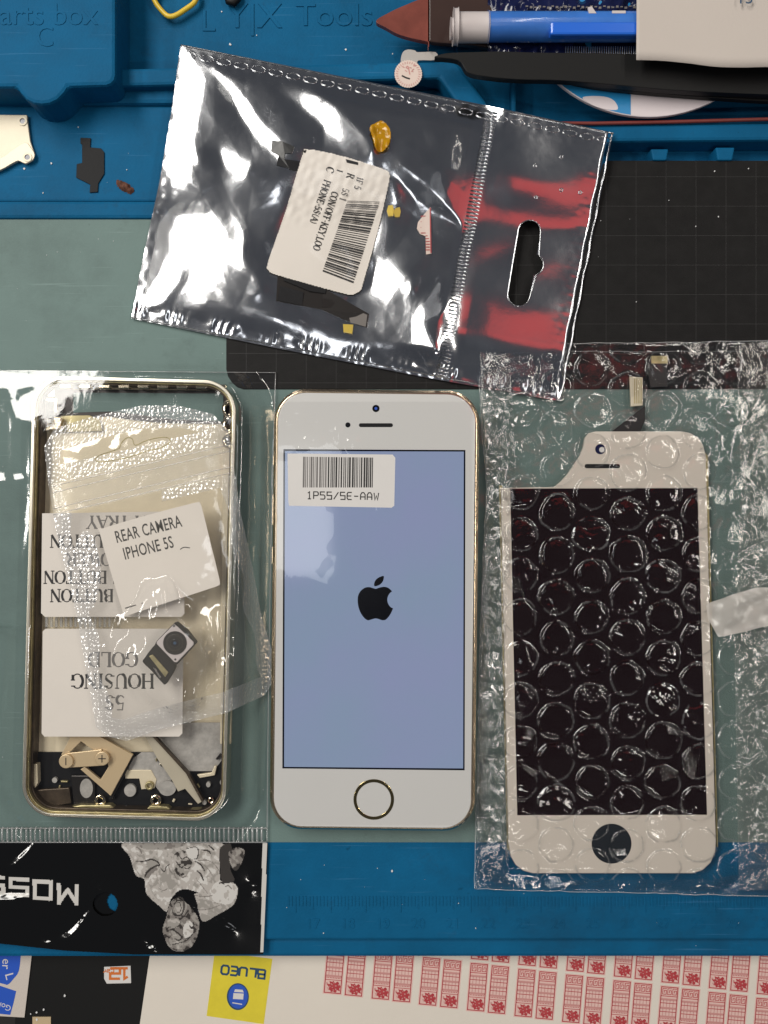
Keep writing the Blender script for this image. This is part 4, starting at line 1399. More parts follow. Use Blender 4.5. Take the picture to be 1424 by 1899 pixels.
hp('bracket_plate', [(112, 771), (165, 770), (185, 778), (190, 800), (112, 802)], 1.7, 2.3, 'olive', .15)
for q in ([(84, 738), (106, 738), (106, 765), (100, 765), (100, 745), (84, 744)], [(100, 774), (113, 774), (113, 795), (84, 799), (84, 792), (100, 790)], [(86, 722), (101, 722), (101, 736), (86, 736)]):
    hp('side_clip', q, 1.7, 4.6, 'gold_polish', .2)
for cx, cy, rx, ry in ((424, 758, 9, 12), (424, 787, 9, 12), (424, 818, 9, 10)):
    mb = MB()
    mb.ringp(WP(circ(cx, cy, rx + 3.5, 20, ry + 4), 5), WP(circ(cx, cy, rx - 2, 20, ry - 2), 5), 1.5, 5.6)
    mb.build('screw_boss', M['gold_polish'], hs, .2)
hp('vertical_rail', [(412, 830), (432, 830), (428, 1380), (408, 1380)], 1.4, 3.4, 'gold_satin', .2)
mb = MB()
for k in range(9):
    x = 110 + k * 36
    mb.prism(WP([(x, 713), (x + 22, 713), (x + 21, 720), (x + 1, 720)], 5.4), 3.0, 5.5, 0)
mb.build('top_tab', M['gold_polish'], hs, .2)
hp('lower_plate', [(45, 1425), (70, 1395), (418, 1395), (412, 1475), (392, 1500), (350, 1506), (100, 1506), (64, 1492), (48, 1465)], 1.3, 1.9, 'black_plastic', .1)
hp('adhesive_patch', [(272, 1340), (422, 1340), (420, 1398), (396, 1430), (345, 1430), (300, 1400)], 1.9, 2.1, 'grey_adhesive')
hp('adhesive_patch', [(262, 1395), (296, 1395), (318, 1446), (296, 1468), (270, 1436), (236, 1432), (245, 1408)], 1.9, 2.15, 'grey_adhesive')
hp('dark_module', [(68, 1465), (128, 1461), (132, 1490), (80, 1498), (66, 1484)], 1.9, 3.4, 'brown_inner', .2)
hp('speaker_block', [(131, 1438), (176, 1438), (176, 1496), (136, 1496)], 1.9, 2.8, 'dark_metal', .3)
hp('left_bracket', [(63, 1417), (69, 1417), (70, 1452), (60, 1470), (60, 1440)], 1.9, 4.2, 'gold_satin', .15)
hp('left_bracket', [(365, 1437), (392, 1433), (398, 1420), (402, 1421), (398, 1438), (370, 1443)], 1.9, 3.0, 'gold_satin', .15)
for cx, cy, rx, ry in ((51, 1440, 4.5, 5), (101, 1447, 4.8, 5), (241, 1466, 11, 11.5), (160, 1462, 12, 18), (310, 1462, 16, 14), (386, 1455, 4, 5), (379, 1488, 4.2, 4.6), (412, 1451, 4.5, 5.5)):
    hp('port_hole', circ(cx, cy, rx, 24, ry), 1.9, 2.86, 'grey_adhesive')
hp('dock_contact', [(232, 1428), (280, 1428), (290, 1446), (286, 1462), (262, 1464), (258, 1444), (232, 1444)], 1.9, 2.4, 'gold_satin', .1)
for cx, cy, rr, m in ((186, 1484, 10.5, 'gold_polish'), (289, 1484, 10.5, 'gold_polish'), (277, 1457, 8, 'olive'), (391, 1484, 6, 'gold_polish')):
    mb = MB()
    mb.ringp(WP(circ(cx, cy, rr), 3), WP(circ(cx, cy, rr * .45), 3), 1.9, 3.4)
    mb.build('screw_boss', M[m], hs, .25)
hp('bottom_rail', [(110, 1500), (150, 1493), (205, 1493), (214, 1501), (270, 1502), (278, 1494), (310, 1496), (318, 1503), (400, 1500), (390, 1510), (110, 1511)], 1.9, 4.4, 'olive', .3)

for k in range(16):                                  # small contacts and clips along the lower plate
    cx, cy = rnd.uniform(75, 405), rnd.uniform(1400, 1500)
    a0, l0, w0 = rnd.uniform(0, 3.1), rnd.uniform(5, 13), rnd.uniform(2, 4.5)
    P = [(cx + u * l0 * math.cos(a0) - v * w0 * math.sin(a0), cy + u * l0 * math.sin(a0) + v * w0 * math.cos(a0)) for u, v in ((-.5, -.5), (.5, -.5), (.5, .5), (-.5, .5))]
    hp('spring_contact', P, 1.9, rnd.uniform(2.3, 3.2), rnd.choice(['gold_polish', 'olive', 'steel', 'dark_metal', 'gold_satin']), .1)
# loose gold spare parts inside the housing
stray = thing('card_tray', 'gold phone card tray frame lying slanted inside the housing', 'card tray', 185, 1425, 3)
mb = MB()
ou = [(134, 1361), (176, 1361), (246, 1400), (205, 1476), (149, 1427), (157, 1422), (186, 1446), (201, 1422), (196, 1404), (168, 1388), (150, 1375), (122, 1402), (113, 1400)]
mb.prism(WP(ou, 4.2), 3.2, 4.2)
mb.build('tray_frame', M['gold_part'], stray, .12)
mb = MB()
mb.prism(WP([(205, 1476), (246, 1400), (249, 1403), (207, 1482), (201, 1482)], 3.4), 2.6, 3.5)
mb.build('tray_edge', M['dark_metal'], stray)
vb = thing('volume_button', 'gold volume button strip marked with minus and plus inside the housing', 'button', 155, 1408, 4.4)
mb = MB()
mb.prism(WP([(124, 1397), (188, 1390), (192, 1420), (126, 1424)], 5.0), 4.3, 5.0)
mb.build('button_strip', M['gold_part'], vb, .15)
for cx, cy in ((122, 1412), (189, 1407)):
    mb = MB()
    mb.prism(WP(circ(cx, cy, 13, 28), 5.8), 4.6, 5.9)
    cp = mb.build('button_cap', M['gold_part'], vb, .2)
    mb = MB()
    mb.ribbon(WP([(cx, cy - 7), (cx, cy + 7)], 5.9), .28, 5.93)
    if cx > 150: mb.ribbon(WP([(cx - 7, cy), (cx + 7, cy)], 5.9), .28, 5.935)
    mb.build('mark', M['ink'], cp)
ms = thing('side_strip', 'long pale metal strip lying diagonally inside the housing', 'metal strip', 325, 1430, 3)
mb = MB()
mb.prism(WP([(268, 1364), (281, 1364), (345, 1434), (374, 1487), (367, 1491), (343, 1463), (330, 1468), (318, 1446), (292, 1408)], 4.0), 3.3, 4.0)
mb.build('strip_plate', M['cream'], ms, .1)
mb = MB()
mb.prism(WP([(281, 1364), (286, 1364), (349, 1433), (378, 1485), (374, 1487), (345, 1434)], 5.0), 3.4, 5.2)
mb.build('strip_edge', M['brown_inner'], ms, .1)

# two paper labels under the film
def paper_label(label, pts, z, lines, h, xs):
    t = thing('paper_label', label, 'label', np.mean([p[0] for p in pts]), np.mean([p[1] for p in pts]), z)
    mb = MB()
    mb.prism(WP(pts, z), z - .1, z)
    mb.build('label_sheet', M['label'], t)
    mb = MB()
    for body, x, y, mi in lines:
        serif_text(mb, body, h, W(x, y, z), 180, z + .03, xs, .19, .08, mi, 'RIGHT')
    mb.build('lettering', [M['ink'], M['grey_ink']], t)
    return t
paper_label('upper paper label with five upside down lines ending in BUTTON inside the clear bag', [(78, 952), (338, 948), (342, 1138), (336, 1144), (83, 1144), (76, 1137)], 6.6,
            [('SIM TRAY', 160, 957, 1), ('HOME BUTTON', 92, 992, 0), ('POWER', 122, 1026, 1), ('VOLUME BUTTON', 80, 1059, 0), ('MUTE BUTTON', 92, 1093, 0)], 3.5, 1.08)
paper_label('lower paper label printed upside down with HOUSING and GOLD inside the clear bag', [(84, 1166), (334, 1166), (340, 1172), (338, 1360), (332, 1366), (82, 1366), (77, 1360), (79, 1171)], 6.6,
            [('GOLD', 163, 1210, 1), ('HOUSING', 131, 1250, 0), ('5S', 194, 1290, 1)], 4.0, 1.12)
mb = MB()
for k in range(14):
    xx = 84 + k * 9
    mb.prism(WP([(xx, 1144), (xx + 4, 1144), (xx + 4, 1163), (xx, 1163)], 4.6), 4.0, 4.7)
tag(mb.build('zip_strip', M['zip_film']), 'short ribbed plastic zip strip between the two upside down paper labels', 'zip strip')

# ================================================================== clear bag round the housing
def zH(x, y, lift=0.0):
    lx, ly = F.inv(x, y)
    qx, qy = np.abs(lx) - (HW / 2 - 9), np.abs(ly) - (HH / 2 - 9)
    d = np.hypot(np.maximum(qx, 0), np.maximum(qy, 0)) + np.minimum(np.maximum(qx, qy), 0) - 9
    D = 11.0 + 2500.0 * ss(-lx / 20) * ss((ly + 10) / 30)
    return .9 + 7.3 * (1 - np.where(D > 14, np.clip(d / D, 0, 1), ss(np.clip(d / D, 0, 1)))) + lift
bgx, bgy = np.meshgrid(np.arange(-90, 540, 4.0), np.arange(660, 1800, 4.0))
bb = [
 ([(-60, 694), (62, 702), (64, 716), (-60, 714)], 1), ([(26, 752), (62, 722), (66, 775), (40, 782)], 1),
 ([(44, 790), (62, 790), (60, 930), (52, 1010), (36, 1075), (28, 1078), (42, 990)], 1, 'L'), ([(8, 720), (24, 735), (30, 860), (20, 960), (8, 930)], .8, 'L'), ([(-20, 876), (62, 879), (62, 890), (-20, 888)], 1),
 ([(-5, 1345), (7, 1248), (15, 1254), (7, 1350)], 1, 'L'), ([(472, 700), (484, 700), (514, 835), (512, 905), (500, 935), (496, 880), (500, 835)], 1, 'L'),
 ([(-10, 1506), (52, 1497), (56, 1502), (-10, 1512)], 1), ([(436, 1500), (446, 1504), (494, 1544), (484, 1544)], 1), ([(385, 725), (412, 720), (416, 775), (405, 770), (385, 745)], 1),
 ([(300, 735), (330, 722), (395, 730), (330, 760), (305, 770)], .5), ([(88, 722), (118, 716), (126, 742), (100, 742)], .6), ([(478, 1150), (494, 1130), (498, 1200), (486, 1230)], .8),
 ([(455, 940), (462, 930), (500, 1100), (492, 1105)], .7),
]
FS = fold_surface(bgx, bgy, bb, 51, (-.05, .0), 1.0, 1, .012)
FS = FS - blur(FS, 34)
def sampF(px, py):
    fx = np.clip((np.asarray(px, float) + 90) / 4, 0, FS.shape[1] - 1.001)
    fy = np.clip((np.asarray(py, float) - 660) / 4, 0, FS.shape[0] - 1.001)
    i, j = fx.astype(int), fy.astype(int)
    u, v = fx - i, fy - j
    return FS[j, i] * (1 - u) * (1 - v) + FS[j, i + 1] * u * (1 - v) + FS[j + 1, i] * (1 - u) * v + FS[j + 1, i + 1] * u * v
cb = thing('clear_bag', 'clear zip bag with a black printed header holding the gold housing', 'bag', 238, 1120, .5)
X, Y, U, V = coons([(-70, 686), (250, 688), (512, 690)], [(-70, 1562), (250, 1562), (496, 1562)], [(-70, 686), (-70, 1562)], [(512, 690), (506, 900), (500, 1200), (496, 1562)], 260, 400)
x4, y4 = W(X, Y, 4)
zz = zH(x4, y4) + np.clip(sampF(X, Y), -2.5, 4)
lx_, ly_ = F.inv(x4, y4)
zz = np.where(lx_ < -HW / 2 - 2, np.maximum(zz, 1.2), np.maximum(zz, zH(x4, y4) - .35))
xx, yy = W(X, Y, zz)
mb = MB()
mb.grid(xx, yy, zz)
mb.build('film', M['clear'], cb)
mb = MB()
for i in range(62):
    px = -42 + i * 8.75
    a, b = W(px, 1536, 1.6), W(px + 4.2, 1561, 1.6)
    if px < 490:
        h = 1.5 + .25 * math.sin(i * 1.7)
        mb.tube([((a[0] + b[0]) / 2, a[1], .9), ((a[0] + b[0]) / 2, a[1] - .5, h), ((a[0] + b[0]) / 2, b[1] + .5, h), ((a[0] + b[0]) / 2, b[1], .9)], .3, 6)
mb.build('zip_ribs', M['zip_film'], cb)
mb = MB()
for P in ([(-60, 1536), (494, 1536)], [(-60, 1562), (494, 1562)]):
    mb.tube([(*W(a, b, 1.3), 1.3) for a, b in P], .2, 5)
for P in ([(511, 692), (505, 900), (499, 1200), (495, 1560)],):
    mb.tube([(*W(a, b, 1.1), 1.1) for a, b in spline(P, 8, False)], .16, 5)
mb.tube([(*W(a, b, 1.1), 1.1) for a, b in [(-60, 687), (250, 689), (511, 691)]], .12, 5)
mb.build('heat_seal', M['zip_film'], cb)

# printed header of the bag
hb2 = [
 ([(18, 1606), (24, 1592), (44, 1577), (52, 1566), (64, 1557), (66, 1563), (52, 1580), (28, 1604)], 1), ([(157, 1560), (163, 1560), (184, 1646), (177, 1650)], 1),
 ([(110, 1738), (140, 1712), (164, 1684), (168, 1688), (150, 1716), (126, 1742)], 1), ([(-20, 1660), (20, 1654), (52, 1654), (56, 1661), (30, 1668), (-20, 1670)], 1), ([(72, 1741), (92, 1743), (98, 1750), (84, 1748)], 1),
 ([(360, 1684), (400, 1696), (436, 1718), (434, 1726), (424, 1722), (400, 1702), (362, 1689)], 1), ([(364, 1628), (370, 1628), (386, 1655), (382, 1658)], 1), ([(462, 1634), (468, 1640), (478, 1636), (466, 1656), (462, 1658)], 1), ([(272, 1752), (290, 1752), (290, 1760), (274, 1762)], 1),
]
HS = fold_surface(bgx, bgy, hb2, 77, (-.02, 0), 1.0, 0, .008)
FSk = FS
FS = HS - blur(HS, 8)
X, Y, U, V = coons([(-70, 1563), (250, 1563), (497, 1563)], [(-70, 1742), (0, 1750), (120, 1763), (250, 1770), (488, 1770)], [(-70, 1563), (-70, 1742)], [(497, 1563), (488, 1770)], 400, 150)
x4, y4 = W(X, Y, 1)
zz = 1.0 + np.clip(sampF(X, Y), -.6, 2.0) + .01 * wave(x4, y4, 9, 14)
FS = FSk
xx, yy = W(X, Y, zz)
mx, my = cellmid(X), cellmid(Y)
mi = np.zeros(mx.shape, int)
def q5(pts): return [(230 + a / 5.086, 1550 + b / 5.086) for a, b in pts]
nz = wave(mx, my, 34, 91, 14) + .5 * wave(mx, my, 14, 92, 14)
nz2 = wave(mx, my, 20, 95, 12, 3.5, .9)
def paint(poly, m, cond=None):
    k = inpoly(mx, my, poly)
    mi[k if cond is None else (k & cond)] = m
# a generic draped stone figure, printed in six tones
qx, qy = (mx - 230) * 5.086, (my - 1550) * 5.086
T0, T1, T2, T3, T4, T5 = 0, 3, 2, 5, 4, 1          # black to white
mott = wave(qx, qy, 120, 91, 14) + .7 * wave(qx, qy, 45, 92, 14)
def area(P, t, hi=None, cut=.55, lo=None):
    cut = cut + .55
    k = inpoly(qx, qy, spline(P, 5))
    mi[k] = t
    if hi is not None: mi[k & (mott > cut)] = hi
    if lo is not None: mi[k & (mott < -cut)] = lo
def line(P, wd, t):
    P = spline(P, 5, False)
    best_ = np.full(qx.shape, 1e9)
    for k, ((a, b), (c, d)) in enumerate(zip(P[:-1], P[1:])):
        dx, dy = c - a, d - b
        u = np.clip(((qx - a) * dx + (qy - b) * dy) / (dx * dx + dy * dy + 1e-9), 0, 1)
        taper = .45 + .55 * math.sin(math.pi * (k + .5) / len(P))
        best_ = np.minimum(best_, np.hypot(qx - a - u * dx, qy - b - u * dy) / taper)
    mi[best_ < wd / 2] = t
area([(30, 50), (60, 210), (110, 370), (190, 410), (205, 530), (250, 590), (330, 660), (400, 715), (420, 640), (450, 585), (530, 510), (640, 520), (690, 640), (740, 805), (880, 745), (1030, 650), (1070, 540), (1060, 470), (1000, 430), (915, 440), (900, 300), (890, 50)], T4, T5, .5, T3)
area([(110, 60), (180, 120), (330, 130), (520, 110), (560, 60)], T3, T2, .3)
area([(210, 250), (260, 225), (320, 260), (300, 310), (240, 330)], T3)
area([(330, 320), (470, 320), (520, 420), (450, 500), (380, 480)], T3, T4, .2)
area([(200, 380), (260, 300), (320, 310), (260, 360), (230, 400)], T2)
area([(310, 540), (420, 540), (440, 590), (400, 690), (340, 650)], T4, T5, 0)
area([(470, 180), (560, 140), (640, 200), (620, 320), (540, 390), (480, 330)], T3, T4, .3, T1)
area([(590, 120), (690, 112), (692, 205), (640, 222), (600, 190)], T5)
area([(660, 260), (720, 300), (790, 420), (860, 560), (780, 560), (700, 440)], T4, T5, 0)
area([(850, 450), (960, 430), (1050, 480), (1060, 560), (1000, 640), (880, 640), (820, 560)], T5, T4, .7)
area([(700, 600), (830, 620), (960, 660), (880, 735), (760, 800), (700, 700)], T3, T4, .2)
area([(510, 410), (640, 340), (660, 450), (560, 480)], T4, T5, 0)
area([(450, 610), (520, 525), (590, 508), (700, 535), (650, 560), (695, 660), (640, 695), (570, 610), (505, 590)], T0)
area([(430, 640), (400, 760), (365, 880), (385, 970), (440, 1065), (540, 1092), (640, 1040), (695, 930), (705, 800), (650, 700), (570, 620), (490, 590)], T2, T3, .4, T1)
area([(480, 650), (515, 615), (552, 650), (545, 720), (505, 745), (475, 710)], T3, T4, .3)
area([(560, 860), (610, 800), (650, 840), (640, 930), (570, 960)], T5, T4, .8)
area([(420, 790), (500, 780), (530, 830), (470, 870), (410, 860)], T3, T4, .3)
area([(430, 960), (520, 930), (560, 1000), (540, 1070), (450, 1050)], T3, T4, .5, T2)
area([(905, 120), (1010, 80), (1000, 300), (1040, 420), (930, 440), (905, 300)], T1)
area([(985, 160), (1060, 110), (1135, 140), (1120, 230), (1060, 330), (1010, 280)], T2, T3, .1, T1)
for P, wd, t in [
    ([(115, 240), (190, 240), (260, 222), (325, 255), (330, 295)], 15, T1), ([(195, 390), (215, 345), (270, 300), (325, 275)], 20, T1), ([(115, 105), (150, 130), (165, 165)], 16, T2), ([(330, 500), (370, 515), (410, 500)], 8, T2), ([(340, 400), (350, 450), (330, 490)], 10, T3),
    ([(590, 120), (690, 112), (692, 205), (655, 222)], 9, T1), ([(730, 132), (790, 140), (815, 165)], 16, T1), ([(800, 92), (845, 130)], 16, T1), ([(670, 240), (720, 270), (760, 330)], 14, T1), ([(690, 235), (770, 228), (815, 240)], 9, T2), ([(720, 250), (790, 310), (835, 380)], 8, T2),
    ([(690, 330), (725, 365), (750, 420)], 15, T1), ([(825, 245), (870, 290), (895, 330)], 9, T2), ([(770, 390), (800, 380)], 8, T3), ([(690, 420), (740, 480), (790, 545)], 7, T2), ([(660, 560), (760, 575), (840, 560)], 8, T2), ([(700, 700), (800, 690), (900, 655)], 9, T2),
    ([(895, 450), (920, 440), (945, 460)], 12, T1), ([(955, 480), (985, 470), (1015, 500)], 12, T2), ([(340, 300), (380, 340), (400, 290), (430, 270)], 10, T1), ([(490, 240), (510, 270), (540, 300), (580, 270)], 11, T1), ([(520, 180), (545, 220), (590, 200), (630, 240)], 11, T1),
    ([(560, 300), (600, 310), (630, 290)], 11, T1), ([(520, 340), (545, 390), (580, 380), (600, 350)], 10, T2), ([(470, 330), (490, 400), (520, 410)], 8, T2), ([(420, 290), (440, 340), (470, 360)], 8, T2), ([(455, 620), (520, 580), (560, 610), (560, 700), (530, 750), (470, 740), (455, 690)], 14, T1),
    ([(490, 640), (520, 625), (535, 660), (530, 715), (500, 720)], 7, T1), ([(400, 900), (450, 885), (490, 905), (540, 950), (520, 985), (480, 970)], 15, T1), ([(430, 1030), (520, 1012), (590, 985), (650, 920), (660, 880)], 10, T1), ([(480, 860), (520, 845), (535, 810)], 8, T1),
    ([(620, 850), (640, 870), (655, 850)], 16, T1), ([(390, 870), (440, 860)], 9, T1), ([(450, 790), (470, 760), (520, 770)], 7, T2), ([(570, 770), (610, 720), (650, 740)], 8, T2), ([(600, 1000), (640, 960), (660, 920)], 12, T2), ([(440, 1000), (500, 990)], 7, T2),
    ([(300, 340), (320, 440), (360, 520)], 7, T3), ([(230, 440), (270, 540), (330, 610)], 7, T3), ([(80, 200), (100, 300), (150, 370)], 8, T3)]:
    line(P, wd, t)
# block letters, upside down, running off the edge of the picture
def lpaint(strokes, x0, x1, y0, y1, wd, sk):
    for st in strokes:
        for (a, b), (c, d) in zip(st[:-1], st[1:]):
            P = [(x1 - a * (x1 - x0), y0 + b * (y1 - y0)), (x1 - c * (x1 - x0), y0 + d * (y1 - y0))]
            P = [(u, v + sk * (u - 110)) for u, v in P]
            dx, dy = P[1][0] - P[0][0], P[1][1] - P[0][1]
            L2 = dx * dx + dy * dy
            t = np.clip(((mx - P[0][0]) * dx + (my - P[0][1]) * dy) / L2, 0, 1)
            e = np.maximum(np.abs(mx - P[0][0] - t * dx), np.abs(my - P[0][1] - t * dy)) if (abs(dx) < 2 or abs(dy) < 8) else np.hypot(mx - P[0][0] - t * dx, my - P[0][1] - t * dy)
            mi[e < wd] = 1
lpaint(B['M'], 109, 142, 1641, 1674, 3.6, .06)
lpaint(B['O'], 64, 94, 1637, 1668, 3.6, .06)
lpaint(B['S'], 20, 50, 1635, 1664, 3.6, .06)
lpaint(B['S'], -24, 6, 1634, 1662, 3.6, .06)
strip = (mx > 486.5 - (my - 1563) * .016) & (mx < 495.5 - (my - 1563) * .03) & (my < 1766)
hole = np.hypot((mx - 195) / 23, (my - 1677) / 22) < 1
mb = MB()
# the sheet is meshed finely enough for the print to follow its cells
mb.grid(xx, yy, zz, mi, keep=~hole & ~strip)
hd = mb.build('printed_header', [M['black_print'], M['white_print'], M['grey_print'], M['dark_print'], M['print_a'], M['print_b']], cb)
mb = MB()
mb.grid(xx, yy, zz + .04, 0, keep=strip)
mb.build('white_edge', M['white_print'], cb)

X, Y, U, V = coons([(-70, 1566), (250, 1566), (494, 1566)], [(-70, 1738), (0, 1746), (120, 1759), (250, 1766), (484, 1766)], [(-70, 1566), (-70, 1738)], [(494, 1566), (484, 1766)], 320, 120)
x4, y4 = W(X, Y, .5)
mb = MB()
mb.grid(x4, y4, .32 + 0 * X, 0, keep=np.hypot(cellmid(X) - 217, cellmid(Y) - 1672) > 19)
mb.build('header_back', M['black_print'], cb)  # back layer, hole offset so its black stands in for shadow in the front hole

# ================================================================== small frosted bag with the rear camera
sb = thing('small_bag', 'small frosted zip bag with embossed borders on top of the housing bag', 'bag', 290, 1060, 9)
X, Y, U, V = coons([(82, 828), (100, 795), (180, 770), (262, 752), (330, 752), (395, 768), (424, 800)], [(178, 1348), (200, 1366), (235, 1374), (300, 1352), (420, 1322), (490, 1290), (513, 1255)],
                   [(82, 828), (90, 900), (104, 985), (140, 1130), (168, 1290), (178, 1348)], [(424, 800), (434, 870), (446, 950), (470, 1060), (484, 1140), (503, 1200), (513, 1255)], 260, 360)
e = np.minimum.reduce([U * 52, (1 - U) * 52, V * 88, (1 - V) * 88])
sgx, sgy = np.meshgrid(np.arange(60, 540, 3.0), np.arange(730, 1400, 3.0))
sbb = [([(205, 810), (240, 812), (288, 820), (286, 835), (225, 828), (206, 836)], 1), ([(300, 812), (330, 812), (330, 824), (300, 824)], .9), ([(100, 848), (128, 850), (138, 862), (112, 868)], 1), ([(118, 905), (134, 905), (134, 918), (118, 920)], .9),
       ([(355, 880), (395, 878), (392, 890), (345, 898)], 1), ([(142, 1020), (152, 1030), (190, 1080), (212, 1128), (238, 1180), (234, 1184), (205, 1140), (175, 1090), (145, 1040)], 1), ([(165, 1142), (170, 1142), (220, 1208), (214, 1210)], .8),
       ([(362, 1140), (374, 1130), (386, 1098), (394, 1096), (378, 1150), (372, 1200), (352, 1190)], 1), ([(358, 1196), (372, 1188), (400, 1205), (425, 1222), (420, 1228), (380, 1212)], .9), ([(346, 1226), (366, 1228), (378, 1246), (362, 1250)], 1),
       ([(226, 1330), (252, 1280), (282, 1252), (284, 1262), (258, 1300), (234, 1336)], .7), ([(428, 1170), (440, 1160), (470, 1210), (472, 1240), (456, 1245), (442, 1200)], 1), ([(430, 960), (440, 955), (440, 1040), (432, 1050)], 1, 'L'), ([(392, 1000), (402, 1000), (424, 1090), (414, 1092)], 1, 'L')]
SS_ = fold_surface(sgx, sgy, sbb, 63, (-.04, 0), 1.0, 1, .012)
SS_ = SS_ - blur(SS_, 12)
def sampS(px, py):
    fx = np.clip((np.asarray(px, float) - 60) / 3, 0, SS_.shape[1] - 1.001)
    fy = np.clip((np.asarray(py, float) - 730) / 3, 0, SS_.shape[0] - 1.001)
    i, j = fx.astype(int), fy.astype(int)
    u, v = fx - i, fy - j
    return SS_[j, i] * (1 - u) * (1 - v) + SS_[j, i + 1] * u * (1 - v) + SS_[j + 1, i] * (1 - u) * v + SS_[j + 1, i + 1] * u * v
def zS(px, py):
    x, y = W(px, py, 9)
    return zH(x, y, .75)
cam_d = ((X - 318) / 100) ** 2 + ((Y - 1205) / 115) ** 2 + .22 * wave(X, Y, 110, 44, 8) + .10 * wave(X, Y, 45, 45, 8)
lab_d = ss(np.minimum.reduce([(X - 150) / 50, (440 - X) / 50, (Y - 900) / 60, (1180 - Y) / 60]))
zz = zS(X, Y) + ss(e / 8) * (1.1 + np.clip(sampS(X, Y), -.8, 2)) + 4.0 * ss(1.3 - cam_d)
x4, y4 = W(X, Y, zz)
zz = zz + .012 * wave(x4, y4, 3.5, 5) + .03 * wave(x4, y4, 9, 6) * ss(e / 4)
xx, yy = W(X, Y, zz)
me_, mxx, myy, mu, mv = cellmid(e), cellmid(X), cellmid(Y), cellmid(U), cellmid(V)
zipy = 928 - (mxx - 95) * .235
mi = np.where(me_ < 5.6 + .9 * np.sin(mv * 30), 1, 0)
mi = np.where((np.abs(myy - zipy) < 30), 2, mi)
mi = np.where((myy < zipy - 30) & (myy > zipy - 62) | (myy > zipy + 30) & (myy < zipy + 50) & (mxx > 300), 1, mi)
mi = np.where((np.hypot((mxx - 160) / 26, (myy - 1060) / 75) < 1) & (nz.shape != mi.shape), 1, mi)
mb = MB()
mb.grid(xx, yy, zz, mi)
mb.build('bag_film', [M['pouch'], M['dot_film'], M['clear_haze']], sb)
def zSs(px, py, d):
    i = np.argmin((X - px) ** 2 + (Y - py) ** 2)
    return float(zz.reshape(-1)[i]) + d
mb = MB()
for off in (-26, -14, 16, 27):
    P = []
    for t in np.linspace(0, 1, 24):
        px = 96 + 334 * t
        py = 928 - (px - 95) * .235 + off
        P.append((*W(px, py, 10), zSs(px, py, .05)))
    mb.tube(P, .14, 5)
mb.build('zip_ribs', M['zip_film'], sb)
mb = MB()
P = spline([(178, 852), (185, 845), (205, 838), (222, 832), (226, 822), (236, 812), (246, 814), (252, 826), (270, 818), (294, 812), (312, 812), (316, 820), (300, 830), (270, 838), (240, 848), (210, 854), (185, 857)], 3)
mb.tube([(*W(a, b, 9.5), zSs(a, b, .06)) for a, b in P], .13, 5, closed=True)
mb.build('hang_hole_rim', M['olive'], sb)

cl = thing('camera_label', 'tilted white label with rounded corners reading REAR CAMERA in the small frosted bag', 'label', 292, 1035, 10)
zl = 9.35
q = spline([(184, 985), (190, 980), (270, 956), (362, 932), (369, 933), (374, 940), (390, 1005), (407, 1075), (406, 1083), (400, 1088), (320, 1114), (240, 1140), (232, 1141), (228, 1136), (205, 1060)], 2)
mb = MB()
mb.prism(WP(q, zl), zl - .1, zl)
mb.build('label_sheet', M['label'], cl)
mb = MB()
font_text(mb, 'REAR CAMERA', 4.75, W(216, 1007, zl), 14.2, zl + .04, .585, space=1.05, bold=.045)
font_text(mb, 'IPHONE 5S', 4.75, W(231, 1038, zl), 14.2, zl + .04, .60, space=1.05, bold=.045)
mb.ribbon(WP(spline([(334, 1019), (341, 1015), (352, 1016)], 4, False), zl), .25, zl + .04)
mb.ribbon(WP([(232, 1128), (252, 1122)], zl), .3, zl + .04)
mb.ribbon(WP([(262, 1119), (266, 1118)], zl), .2, zl + .04)
mb.build('lettering', M['ink'], cl)

cm = thing('camera_module', 'square phone rear camera module with its folded black connector in the small frosted bag', 'camera module', 318, 1208, 9.3)
mb = MB()
sq = [(324, 1154), (345, 1170), (363, 1193), (327, 1233), (321, 1233), (286, 1196), (290, 1189)]
mb.prism(WP(sq, 12.6), 9.3, 12.6)
mb.build('body', M['black_plastic'], cm, .3)
mb = MB()
fr2 = [(322.6, 1157.5), (330, 1163), (359, 1191), (358.5, 1196), (328, 1228.5), (323, 1228), (290, 1194), (290.5, 1190)]
mb.prism(WP(fr2, 13), 12.6, 13.0)
mb.build('white_bezel', M['pen_white'], cm, .15)
lens = None
for rr, z, m in ((21.8, 13.25, 'black_plastic'), (16.5, 13.4, 'dark_metal'), (12.5, 13.5, 'black_plastic'), (7, 13.58, 'screen_edge')):
    mb = MB()
    mb.prism(WP(circ(324, 1192.5, rr, 40), z), 12.9, z)
    o = mb.build('lens_ring', M[m], cm if lens is None else lens, .1)
    lens = lens or o
mb = MB()
mb.prism(WP(circ(324, 1192.5, 3, 16), 13.6), 13.5, 13.62)
mb.build('lens_glass', M['navy'], lens)
for cx, cy in ((322.6, 1161), (325, 1223)):
    mb = MB()
    mb.prism(WP(circ(cx, cy, 2, 12), 13.02), 12.9, 13.04)
    mb.build('pin_hole', M['ink'], cm)
mb = MB()
mb.prism(WP(spline([(289, 1196), (304, 1207), (322, 1229), (324, 1240), (314, 1258), (306, 1270), (298, 1264), (280, 1244), (264, 1228), (268, 1220), (278, 1206)], 3), 11.6), 9.4, 11.6)
cn = mb.build('connector', M['black_plastic'], cm, .3)
mb = MB()
mb.prism(WP([(276, 1217), (283, 1214), (312, 1247), (306, 1256)], 11.9), 11.5, 11.9)
mb.build('contact_strip', M['olive'], cn, .1)
mb = MB()
mb.prism(WP([(284, 1238), (288, 1240), (299, 1256), (296, 1258)], 11.9), 11.5, 12.0)
mb.build('contact_edge', M['steel'], cn, .05)
